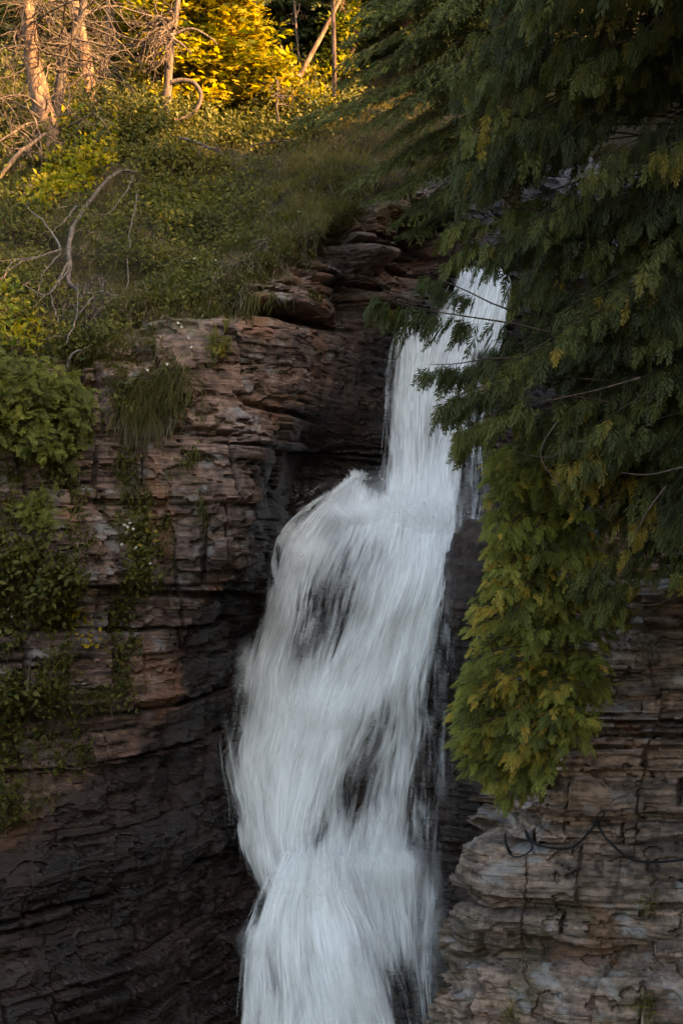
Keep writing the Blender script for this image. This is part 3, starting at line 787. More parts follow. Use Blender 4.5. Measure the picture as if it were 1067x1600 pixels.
def strands(name, items):
    """items: list of (polyline (n,3), half-width, alpha) -> flat ribbons of falling water"""
    V, F, UV, DE, n0 = [], [], [], [], 0
    for pts, w, al in items:
        n = len(pts)
        d = np.gradient(pts, axis=0); d /= np.linalg.norm(d, axis=1, keepdims=True) + 1e-9
        sd = np.cross(d, np.array([0, 1.0, 0])); sd /= np.linalg.norm(sd, axis=1, keepdims=True) + 1e-9
        taper = np.sin(np.linspace(0.15, PI - 0.15, n))[:, None]
        V += [np.stack([pts - sd * w * taper, pts + sd * w * taper], 1).reshape(-1, 3)]
        i = np.arange(n - 1) * 2 + n0
        F.append(np.stack([i, i + 1, i + 3, i + 2], -1))
        t = np.linspace(0, 1, n)
        UV.append(np.stack([np.stack([t * 0, t], -1), np.stack([t * 0 + 1, t], -1)], 1).reshape(-1, 2))
        DE.append(np.full(2 * n, al)); n0 += 2 * n
    o = mesh_np(name, np.concatenate(V), np.concatenate(F), None, M_STRAND, waterfall, {'dens': np.concatenate(DE)}, np.concatenate(UV))
    o['kind'] = 'stuff'
    return o

def sheet_strands(nm, n, ln=(0.08, 0.22), wr=(0.005, 0.018), al=(0.03, 0.13), sides=(1, 1), out=9.0):
    """loose threads that leave the edges of a sheet"""
    PX, PYg, Yd = SHEETS[nm]; m, nu = PX.shape
    items = []
    for _ in range(n):
        u = abs(random.gauss(0, 0.05)) if random.random() < sides[0] / (sides[0] + sides[1] + 1e-9) else 1 - abs(random.gauss(0, 0.05))
        c = int(min(max(u, 0), 1) * (nu - 1)); r0 = random.uniform(0.02, 0.85) * m; l = random.uniform(*ln) * m
        rr = np.clip(np.linspace(r0, r0 + l, 9), 0, m - 1); i = rr.astype(int)
        o = random.gauss(0.4, 0.7) * out * np.linspace(0.2, 1, 9) * (-1 if u < 0.5 else 1)
        Y = np.convolve(np.pad(Yd[i, c], 2, 'edge'), np.ones(5) / 5, 'valid') - random.uniform(-0.1, 0.2)
        pyv = np.interp(rr, np.arange(m), PYg[:, c])
        items.append((P(np.interp(rr, np.arange(m), PX[:, c]) + o, pyv, Y), random.uniform(*wr), random.uniform(*al)))
    return items
it = []
it += sheet_strands('upper_drop', 130, out=7, sides=(1, 0.6))
it += sheet_strands('fan_cascade', 260, (0.04, 0.12), sides=(1, 0.8), out=10)
it += sheet_strands('side_jet', 14, out=5, sides=(1, 0))
it += sheet_strands('lower_cascade', 120, (0.1, 0.25), out=10)
it += sheet_strands('side_veil', 60, (0.2, 0.5), (0.003, 0.006), (0.04, 0.12), out=16)
it += sheet_strands('right_trickle', 60, (0.1, 0.3), (0.003, 0.006), (0.03, 0.09), out=16)
strands('water_strand', it)
# drops thrown off the shelf to the left, and the little crown where the fall strikes
it = []
for _ in range(170):
    x, y = random.uniform(425, 545), random.uniform(742, 850)
    if y < 742 + (545 - x) * 0.18 or y > 760 + (560 - x) * 0.85: continue
    l = random.uniform(8, 26); a = math.radians(random.uniform(140, 160))
    pp = np.linspace(0, 1, 4)
    it.append((P(x + l * np.cos(a) * pp, y + l * np.sin(a) * pp + 3 * pp * pp, 33.0 + random.uniform(-0.8, 0.2)), random.uniform(0.003, 0.007), random.uniform(0.06, 0.26)))
for _ in range(260):
    x = random.gauss(556, 13) if random.random() < 0.4 else random.uniform(450, 570)
    _g = SHEETS['fan_cascade']; y = float(np.interp(-x, -_g[0][:, 4][:40], _g[1][:, 4][:40])) + random.uniform(-4, 8)
    l = random.uniform(3, 9) * (0.6 + math.exp(-((x - 556) / 12) ** 2)); a = math.radians(random.gauss(-95 if x > 545 else -140, 26))
    pp = np.linspace(0, 1, 4)
    it.append((P(x + l * np.cos(a) * pp, y + l * np.sin(a) * pp, 32.7 + random.uniform(-0.4, 0.1)), random.uniform(0.008, 0.03), random.uniform(0.12, 0.4)))
for _ in range(150):
    x, y = random.uniform(335, 400), random.uniform(1000, 1100)
    pp = np.linspace(0, 1, 5); l = random.uniform(20, 60)
    it.append((P(400 - (400 - x) * 0.6 - 14 * pp, y + l * pp, 31.4), random.uniform(0.003, 0.008), random.uniform(0.05, 0.2)))
strands('spray', it)

# ------------------------------------------------------------ foliage templates (flat arrays of small triangles)
def _diamond(V, F, p, d, ln, w, bend=0.0):
    d = np.asarray(d, float); d /= np.linalg.norm(d); s = np.array([-d[1], d[0], 0])
    n = len(V)
    V += [p, p + d * ln * 0.45 + s * w + [0, 0, bend], p + d * ln, p + d * ln * 0.45 - s * w + [0, 0, bend]]
    F += [(n, n + 1, n + 2), (n, n + 2, n + 3)]

def cedar_spray(seed):
    rg = np.random.default_rng(seed); V, F = [], []
    _diamond(V, F, np.zeros(3), (0, 1, 0), 1.0, 0.022)
    for i in range(5):
        y = 0.08 + i * 0.17
        for sd in (-1, 1):
            a = math.radians(42 - i * 3 + rg.uniform(-8, 8)); d = np.array([sd * math.sin(a), math.cos(a), rg.uniform(-.12, .05)])
            ln = (0.50 - 0.06 * i) * rg.uniform(0.75, 1.15); p = np.array([0, y + rg.uniform(-.03, .03), 0.0])
            _diamond(V, F, p, d, ln, 0.037)
            for k in range(2):
                q = p + d * ln * (0.30 + 0.27 * k)
                b = a + (1 if k % 2 else -1) * math.radians(36) * (1 if sd > 0 else 1)
                e = np.array([sd * math.sin(b), math.cos(b), rg.uniform(-.1, .1)])
                _diamond(V, F, q, e, ln * 0.42 * rg.uniform(0.8, 1.2), 0.033)
    V = np.array(V); V[:, 2] -= 0.34 * V[:, 1] ** 2 + 0.4 * V[:, 0] ** 2
    return V, np.array(F)
CEDAR = [cedar_spray(k) for k in range(5)]
def feather_spray(seed):
    """a flat cedar spray: slender forward-swept branchlets with open gaps"""
    rg = np.random.default_rng(100 + seed); V, F = [], []
    _diamond(V, F, np.zeros(3), (0, 1, 0), 1.0, 0.026)
    for i in range(7):
        y = 0.10 + i * 0.115
        for sd in (-1, 1):
            a = math.radians(36 - i * 1.5 + rg.uniform(-7, 7)); d = np.array([sd * math.sin(a), math.cos(a), rg.uniform(-.15, .05)])
            ln = (0.46 - 0.045 * i) * rg.uniform(0.7, 1.15); p = np.array([0, y + rg.uniform(-.03, .03), 0.0])
            _diamond(V, F, p, d, ln, 0.027)
            if i % 2 == 0:
                b = a + math.radians(rg.uniform(22, 34)); e = np.array([sd * math.sin(b), math.cos(b), rg.uniform(-.1, .05)])
                _diamond(V, F, p + d * ln * 0.45, e, ln * 0.42, 0.022)
    V = np.array(V); V[:, 2] -= 0.30 * V[:, 1] ** 2 + 0.5 * V[:, 0] ** 2
    return V, np.array(F)
FEATHER = [feather_spray(k) for k in range(6)]

def needle_twig(seed, n=26):
    rg = np.random.default_rng(seed); V, F = [], []
    for i in range(n):
        y = i / n; a = rg.uniform(0, 2 * PI); out = 0.75
        d = np.array([math.cos(a) * out, 0.65, math.sin(a) * out]); d /= np.linalg.norm(d)
        ln = 0.21 * (1 - 0.4 * y) * rg.uniform(0.8, 1.2); p = np.array([0, y, 0.0]); s = np.cross(d, [0.2, 0.3, 1.0]); s /= np.linalg.norm(s)
        k = len(V); V += [p - s * 0.03, p + s * 0.03, p + d * ln]; F += [(k, k + 1, k + 2)]
    k = len(V); V += [np.array([-.012, 0, 0]), np.array([.012, 0, 0]), np.array([0, 1.0, 0])]; F += [(k, k + 1, k + 2)]
    return np.array(V), np.array(F)
NEEDLE = [needle_twig(k) for k in range(4)]

LEAF = (np.array([[0, 0, 0], [0.30, 0.42, 0.07], [0, 1.0, -0.06], [-0.30, 0.42, 0.07], [0, 0.5, -0.02]]), np.array([[0, 1, 4], [1, 2, 4], [2, 3, 4], [3, 0, 4]]))
def maple_leaf():
    an = [-90, -35, 5, 22, 48, 68, 90, 112, 132, 158, 175, 215]
    rr = [0.12, 0.38, 0.52, 0.30, 0.58, 0.34, 0.66, 0.34, 0.58, 0.30, 0.52, 0.38]
    V = [[0, 0.35, 0]] + [[r * math.cos(math.radians(a)), 0.35 + r * math.sin(math.radians(a)), -0.25 * (r * math.cos(math.radians(a))) ** 2] for a, r in zip(an, rr)]
    F = [(0, k, k + 1) for k in range(1, 12)] + [(0, 12, 1)]
    return np.array(V), np.array(F)
MAPLE = maple_leaf()
def frond(n=8):
    V, F = [], []
    _diamond(V, F, np.zeros(3), (0, 1, 0), 1.0, 0.012)
    for i in range(n):
        y = 0.12 + 0.85 * i / n; ln = 0.30 * math.sin(PI * (0.25 + 0.72 * i / n))
        for sd in (-1, 1): _diamond(V, F, np.array([0, y, 0.0]), (sd, 0.45, 0), ln, 0.045)
    V = np.array(V); V[:, 2] -= 0.35 * V[:, 1] ** 2
    return V, np.array(F)
FROND = frond()

def runit(n):
    v = R.normal(size=(n, 3)); return v / np.linalg.norm(v, axis=1, keepdims=True)

def put(acc, tpl, pos, dirs, size, tint, up=None, upj=0.5, roll=None):
    n = len(pos)
    if n == 0: return
    u = (np.array([0, -0.55, 0.85]) if up is None else np.asarray(up)) + upj * runit(n)
    rot = frames(dirs, u, roll)
    tpls = tpl if isinstance(tpl, list) else [tpl]
    k = R.integers(0, len(tpls), n)
    size = np.broadcast_to(size, (n,)); tint = np.broadcast_to(tint, (n,))
    for q in range(len(tpls)):
        m = k == q
        acc.inst(tpls[q][0], tpls[q][1], pos[m], rot[m], size[m], tint[m])

def blades(acc, base, dirs, ln, w, droop, tint):
    """grass blades: tapered strips that bend over"""
    n = len(base); dirs = dirs / np.linalg.norm(dirs, axis=1, keepdims=True)
    sd = np.cross(dirs, np.array([0.2, 1, 0.1]) + 0.4 * runit(n)); sd /= np.linalg.norm(sd, axis=1, keepdims=True) + 1e-9
    ln = np.broadcast_to(ln, (n,))[:, None]; w = np.broadcast_to(w, (n,))[:, None]; droop = np.broadcast_to(droop, (n,))[:, None]
    dn = np.array([0, 0, -1.0])
    def at(t): return base + dirs * ln * t + dn * droop * ln * t * t
    p0, p1, p2, p3 = at(0), at(0.4), at(0.75), at(1.0)
    V = np.stack([p0 - sd * w, p0 + sd * w, p1 - sd * w * .85, p1 + sd * w * .85, p2 - sd * w * .5, p2 + sd * w * .5, p3], 1).reshape(-1, 3)
    T = np.array([[0, 1, 3], [0, 3, 2], [2, 3, 5], [2, 5, 4], [4, 5, 6]])
    F = (T[None] + (np.arange(n) * 7)[:, None, None]).reshape(-1, 3)
    acc.add(V, F3=F, tint=np.repeat(np.broadcast_to(tint, (n,)), 7))

# colours of living and dead plants
M_CEDAR = leaf_material('cedar_foliage', [(0.0, (0.014, 0.020, 0.007)), (0.45, (0.040, 0.048, 0.014)), (0.8, (0.096, 0.098, 0.024)), (1.0, (0.22, 0.14, 0.02))], 0.30)
M_CEDAR2 = leaf_material('young_cedar_foliage', [(0.0, (0.05, 0.058, 0.014)), (0.45, (0.112, 0.122, 0.024)), (0.85, (0.19, 0.185, 0.034)), (1.0, (0.34, 0.20, 0.03))], 0.32)
M_SPRUCE = leaf_material('spruce_needles', [(0.0, (0.022, 0.030, 0.010)), (0.6, (0.048, 0.058, 0.015)), (1.0, (0.085, 0.085, 0.018))], 0.2)
M_MAPLE = leaf_material('maple_leaves', [(0.0, (0.06, 0.09, 0.010)), (0.5, (0.15, 0.14, 0.010)), (1.0, (0.30, 0.20, 0.012))], 0.5)
M_HERB = leaf_material('herb_leaves', [(0.0, (0.025, 0.035, 0.010)), (0.5, (0.064, 0.060, 0.013)), (0.88, (0.110, 0.098, 0.019)), (1.0, (0.22, 0.15, 0.02))], 0.35)
M_GRASS = leaf_material('meadow_grass', [(0.0, (0.035, 0.040, 0.012)), (0.55, (0.078, 0.073, 0.019)), (1.0, (0.150, 0.110, 0.045))], 0.35)
M_DEADGRASS = leaf_material('dry_grass', [(0.0, (0.06, 0.045, 0.028)), (0.6, (0.13, 0.10, 0.065)), (1.0, (0.20, 0.16, 0.11))], 0.2)
M_PETAL = leaf_material('white_petals', [(0.0, (0.5, 0.5, 0.46)), (1.0, (0.6, 0.6, 0.56))], 0.2)
M_EYE = leaf_material('yellow_flower_disc', [(0.0, (0.5, 0.32, 0.02)), (1.0, (0.6, 0.4, 0.03))], 0.1)
M_GOLDROD = leaf_material('goldenrod_bloom', [(0.0, (0.28, 0.20, 0.02)), (1.0, (0.42, 0.30, 0.03))], 0.3)
M_BARK = bark_material('conifer_bark', (0.030, 0.018, 0.012), (0.17, 0.098, 0.062))
M_DEAD = bark_material('bare_weathered_wood', (0.025, 0.018, 0.014), (0.095, 0.068, 0.052), scale=9)
M_BLEACH = bark_material('bleached_root_wood', (0.03, 0.023, 0.019), (0.11, 0.086, 0.070), scale=9)
M_TWIG = bark_material('dark_twig', (0.03, 0.022, 0.018), (0.09, 0.065, 0.05), scale=9)

def cedar_limb(leaf, wood, ctrl, n, spread=0.22, size=(0.30, 0.48), tint=(0.15, 0.75), r0=0.022, t0=0.2, down=0.9, tan=0.65, side=0.45):
    pts = spline(ctrl, 16)
    tube(wood, pts, np.linspace(r0, 0.004, 16), 5, tint=0.4)
    t = t0 + (1 - t0) * R.random(n) ** 0.85
    f = t * 15; i = np.clip(f.astype(int), 0, 14); a = (f - i)[:, None]
    base = pts[i] * (1 - a) + pts[i + 1] * a
    tg = pts[i + 1] - pts[i]; tg /= np.linalg.norm(tg, axis=1, keepdims=True)
    sidev = np.cross(tg, [0, 0, 1.0]); sidev /= np.linalg.norm(sidev, axis=1, keepdims=True) + 1e-9
    sg = R.choice([-1.0, 1.0], n)[:, None] * R.uniform(0.2, 1, n)[:, None]
    off = sidev * sg * spread * R.uniform(0.1, 1.2, n)[:, None] + np.stack([0 * t, 0 * t, -np.abs(R.normal(0, spread * 0.55, n))], -1) + R.normal(0, spread * 0.2, (n, 3))
    pos = base + off
    d = tg * tan + sidev * sg * side + np.array([0, 0, -down]) + 0.28 * runit(n)
    sz = R.uniform(*size, n)
    tb = R.uniform(*tint); tn = np.clip(tb + R.normal(0, 0.12, n), 0.0, 0.95); tn[R.random(n) < 0.008] = 1.0
    put(leaf, FEATHER, pos, d, sz, tn, upj=0.5)
    # little twigs that join spray and limb
    m = R.random(n) < 0.1
    for b, e in zip(base[m], pos[m]):
        tube(wood, np.array([b, (b + e) / 2 + [0, 0, 0.02], e]), [0.006, 0.005, 0.003], 3, tint=0.4)

def crown_limbs(leaf, wood, poly, n, trunk_fn, yr, nspr, clear=None, **kw):
    tips = sample_poly(poly, n)
    for k, (px, py) in enumerate(tips):
        Y = R.uniform(*yr)
        tip = P(px, py, Y)
        root = trunk_fn(px, py)
        mid = root * 0.45 + tip * 0.55 + np.array([0, 0, 0.10 * np.linalg.norm(tip - root)]) + R.normal(0, 0.12, 3)
        L = np.linalg.norm(tip - root)
        # only the outer metre and a half of a limb carries living sprays
        cedar_limb(leaf, wood, [root, mid, tip], int(nspr), t0=max(0.15, 1 - 1.5 / max(L, 1.6)), **kw)

# ------------------------------------------------------------ big cedar leaning in from the right
def big_cedar():
    t = empty('cedar_tree', P(1210, 1180, 23.4), label='large dark cedar whose drooping branches hang across the top of the waterfall', cat='tree')
    leaf, wood, trunk = Acc(), Acc(), Acc()
    base = P(1210, 1180, 23.4)
    tp = np.array([base, base + [-.1, -0.5, 3.0], base + [-0.5, -0.9, 6.5], base + [-0.9, -1.0, 10.0], base + [-1.2, -1.0, 13.5]])
    tpts = spline(tp, 30)
    tube(trunk, tpts, np.linspace(0.24, 0.05, 30), 10, tint=0.5, rough=0.08)
    def trunk_at(px, py, up=0.6):
        z = P(px, py, 22)[2] + up
        k = np.argmin(abs(tpts[:, 2] - z)); return tpts[k]
    upper = [(700, 300), (690, 200), (740, 80), (760, -60), (1110, -60), (1110, 900), (1020, 880), (930, 760), (800, 690), (745, 650), (710, 600), (760, 540), (800, 480), (790, 400), (720, 380)]
    crown_limbs(leaf, wood, upper, 230, trunk_at, (20.2, 23.0), 38, spread=0.27, tint=(0.0, 0.75), size=(0.24, 0.46))
    low = [(800, 640), (1100, 600), (1100, 900), (1040, 890), (980, 860), (900, 760)]
    crown_limbs(leaf, wood, low, 70, trunk_at, (20.8, 22.6), 26, spread=0.25, tint=(0.25, 0.95), size=(0.24, 0.40))
    near = [(780, -80), (1200, -80), (1300, -700), (800, -600)]  # unseen limbs added nearer the camera to shade the upper right crown
    crown_limbs(leaf, wood, near, 56, trunk_at, (15.5, 20), 18, spread=0.4, size=(0.45, 0.7), tint=(0.1, 0.6))
    above = [(720, -60), (1150, -60), (1150, -420), (900, -420)]
    crown_limbs(leaf, wood, above, 50, trunk_at, (19.6, 23.5), 20, spread=0.35, size=(0.4, 0.6), tint=(0.1, 0.6))
    # branches that reach out in front of the falls
    def reach(c, Y, n, **kw):
        cedar_limb(leaf, wood, [P(x, y, Y + dy) for x, y, dy in c], n, **kw)
    reach([(1000, 500, 0.6), (880, 520, .3), (800, 505, 0), (700, 490, 0), (640, 478, 0), (590, 462, 0)], 20.8, 80, spread=0.2, size=(0.28, 0.46), tint=(0.25, 0.8), t0=0.4)
    reach([(1000, 480, 0.6), (860, 490, .3), (790, 482, 0), (730, 455, 0), (690, 438, 0), (662, 428, 0)], 21.0, 46, spread=0.13, size=(0.24, 0.36), tint=(0.2, 0.7), t0=0.5)
    reach([(1000, 560, 0.6), (860, 560, .3), (770, 560, 0), (715, 568, 0), (668, 570, 0)], 20.6, 60, spread=0.15, size=(0.26, 0.42), tint=(0.2, 0.75), t0=0.45)
    reach([(1000, 600, 0.6), (880, 590, .3), (790, 595, 0), (735, 610, 0), (694, 628, 0)], 20.5, 80, spread=0.2, size=(0.28, 0.46), tint=(0.2, 0.75), t0=0.4)
    reach([(1000, 640, 0.6), (900, 620, .3), (820, 625, 0), (760, 650, 0), (716, 672, 0)], 20.5, 80, spread=0.2, size=(0.28, 0.46), tint=(0.2, 0.75), t0=0.4)
    reach([(1000, 400, 0.6), (880, 380, .3), (800, 370, 0), (740, 375, 0), (700, 395, 0)], 21.2, 40, spread=0.18, size=(0.28, 0.46), tint=(0.2, 0.75), t0=0.4)
    reach([(1000, 340, 0.6), (880, 330, .3), (790, 325, 0), (730, 335, 0), (695, 360, 0)], 21.4, 40, spread=0.18, size=(0.28, 0.46), tint=(0.2, 0.75), t0=0.4)
    # the bushy lobe to the right of the little cedar
    reach([(1120, 840, .2), (1060, 850, 0), (1000, 880, -.3), (960, 915, -.4), (920, 940, -.4)], 22.0, 70, spread=0.24, size=(0.24, 0.40), tint=(0.4, 0.9), t0=0.3)
    reach([(1120, 800, .2), (1060, 800, 0), (1000, 830, -.3), (940, 880, -.4), (900, 900, -.4)], 22.0, 60, spread=0.24, size=(0.24, 0.40), tint=(0.3, 0.8), t0=0.3)
    # bare dead twigs inside
    for c in ([(870, 660), (850, 690), (846, 720), (880, 770)], [(1067, 730), (1010, 742), (960, 738), (930, 745)], [(1000, 590), (930, 610), (860, 625), (825, 632)], [(960, 700), (900, 690), (860, 715), (800, 705)], [(1040, 760), (1010, 800), (990, 840)]):
        tube(wood, spline([P(x, y, 20.6) for x, y in c], 10), np.linspace(0.018, 0.005, 10), 4, tint=0.9)
    _t = trunk.build('trunk', M_BARK, t, True); wood.build('branch', M_TWIG, _t, True)['kind'] = 'stuff'
    leaf.build('crown', M_CEDAR, t)
big_cedar()

# ------------------------------------------------------------ young cedar growing out of the outcrop
def young_cedar():
    base = P(905, 1130, 23.5)
    t = empty('cedar_tree', base, label='bushy yellow-green cedar clinging to the rock beside the boulder', cat='tree')
    leaf, wood, trunk = Acc(), Acc(), Acc()
    tp = spline([base, P(890, 1060, 22.9), P(870, 960, 22.8), P(860, 850, 22.9), P(862, 760, 22.9), P(850, 690, 22.9)], 24)
    tube(trunk, tp, np.linspace(0.11, 0.02, 24), 8, tint=0.5, rough=0.1)
    def trunk_at(px, py):
        z = P(px, py, 22.8)[2] + 0.15
        return tp[np.argmin(abs(tp[:, 2] - z))]
    poly = [(772, 705), (768, 800), (772, 880), (745, 950), (738, 1030), (722, 1085), (714, 1110), (718, 1150), (740, 1190), (780, 1218), (850, 1206), (900, 1165), (930, 1100), (950, 1020), (985, 930), (950, 830), (920, 740), (860, 690)]
    crown_limbs(leaf, wood, poly, 190, trunk_at, (21.4, 22.9), 29, spread=0.16, size=(0.18, 0.33), tint=(0.05, 0.95), r0=0.012, down=0.25, tan=0.8, side=0.7)
    ol = np.array(poly[:11] + [(840, 1205)])
    for k in range(len(ol) - 1):
        for f in (0.0, 0.33, 0.66):
            q = ol[k] * (1 - f) + ol[k + 1] * f
            rt = trunk_at(*q); tip = P(q[0] - 3, q[1] + 4, R.uniform(21.3, 22.3))
            cedar_limb(leaf, wood, [rt, rt * .4 + tip * .6 + [0, 0, .12], tip], 32, 0.13, (0.17, 0.30), (0.3, 0.95), 0.010, t0=0.5, down=0.15, tan=0.9)
    for c in ([(800, 1215), (785, 1232)], [(830, 1195), (820, 1225)], [(770, 1195), (768, 1215)]):
        cedar_limb(leaf, wood, [P(870, 1120, 22.9), P(*(np.array(c[0]) - [0, 30]), 22.4), P(*c[0], 22.2), P(*c[1], 22.1)], 26, 0.14, (0.22, 0.36), (0.3, 0.9), 0.012, t0=0.5, down=0.9)
    _t = trunk.build('trunk', M_BARK, t, True); wood.build('branch', M_TWIG, _t, True)['kind'] = 'stuff'
    leaf.build('crown', M_CEDAR2, t)
young_cedar()

# ------------------------------------------------------------ dark spruce above the falls
def spruce_limb(leaf, wood, ctrl, n, spread=0.2, size=(0.28, 0.46), tint=(0.1, 0.9), r0=0.03, t0=0.25):
    pts = spline(ctrl, 14)
    tube(wood, pts, np.linspace(r0, 0.006, 14), 5, tint=0.4)
    t = t0 + (1 - t0) * R.random(n)
    f = t * 13; i = np.clip(f.astype(int), 0, 12); a = (f - i)[:, None]
    base = pts[i] * (1 - a) + pts[i + 1] * a
    tg = pts[i + 1] - pts[i]; tg /= np.linalg.norm(tg, axis=1, keepdims=True)
    sv = np.cross(tg, [0, 0, 1.0]); sv /= np.linalg.norm(sv, axis=1, keepdims=True) + 1e-9
    sg = R.uniform(-1, 1, n)[:, None]
    wid = spread * (1.25 - t)[:, None]
    pos = base + sv * sg * wid * 2 + R.normal(0, 0.05, (n, 3)) - np.abs(sg) * np.array([0, 0, 0.10])
    d = tg * 0.8 + sv * sg * 0.7 + np.array([0, 0, -0.25]) + 0.25 * runit(n)
    put(leaf, NEEDLE, pos, d, R.uniform(*size, n), R.uniform(*tint, n), upj=0.6)

def dark_spruce():
    base = P(800, 330, 36.5)
    t = empty('spruce_tree', base, label='dark spruce with layered needle branches overhanging the brink of the falls', cat='tree')
    leaf, wood, trunk = Acc(), Acc(), Acc()
    tp = spline([base, P(795, 200, 33.5), P(790, 60, 33), P(785, -120, 33), P(780, -360, 33)], 24)
    tube(trunk, tp, np.linspace(0.26, 0.06, 24), 9, tint=0.4, rough=0.08)
    limbs = [((545, 60), 31), ((560, 15), 32), ((600, 30), 31.5), ((540, 95), 31), ((505, 182), 30.5), ((540, 172), 31), ((590, 150), 31), ((560, 200), 31), ((600, 225), 31), ((560, 275), 30.5), ((545, 285), 31), ((580, 310), 31), ((620, 300), 31), ((640, 250), 31.5), ((650, 200), 31), ((660, 120), 31), ((640, 60), 31), ((690, 40), 31), ((700, 160), 31), ((690, 250), 31.5), ((620, 345), 31.5), ((660, 330), 31.5), ((700, 120), 30.5), ((620, 100), 31.5), ((580, 110), 31.2), ((640, 160), 30.5), ((600, 190), 30.5), ((450, 190), 31), ((530, 130), 32), ((660, -10), 31), ((600, -30), 31.5), ((640, 365), 32), ((690, 310), 31.5), ((600, 255), 31.2)]
    for (px, py), Y in limbs:
        tip = P(px, py, Y); k = np.argmin(abs(tp[:, 2] - (tip[2] + 1.6))); root = tp[k]
        mid = root * .5 + tip * .5 + np.array([0, 0, 0.35])
        L = np.linalg.norm(tip - root)
        spruce_limb(leaf, wood, [root, mid, tip], int(150 * min(L, 4.5) / 3.0), t0=0.08, spread=0.36, size=(0.24, 0.4))
    for _ in range(40):
        px, py = R.uniform(560, 1000), R.uniform(-330, 20); tip = P(px, py, R.uniform(30.5, 36))
        root = tp[np.argmin(abs(tp[:, 2] - (tip[2] + 1.2)))]
        spruce_limb(leaf, wood, [root, root * .5 + tip * .5 + [0, 0, .3], tip], 110, spread=0.34, size=(0.4, 0.6))
    _t = trunk.build('trunk', M_BARK, t, True); wood.build('branch', M_TWIG, _t, True)['kind'] = 'stuff'
    leaf.build('crown', M_SPRUCE, t)
dark_spruce()

# ------------------------------------------------------------ hillside cover
HN = np.array([0.0, -0.75, 0.66])
def on_hill(px, py, lift=0.0):
    return surf(px, py) + HN * lift

def hill_mask(q):
    return q[:, 1] < CLIFF_TOP(q[:, 0]) + 6

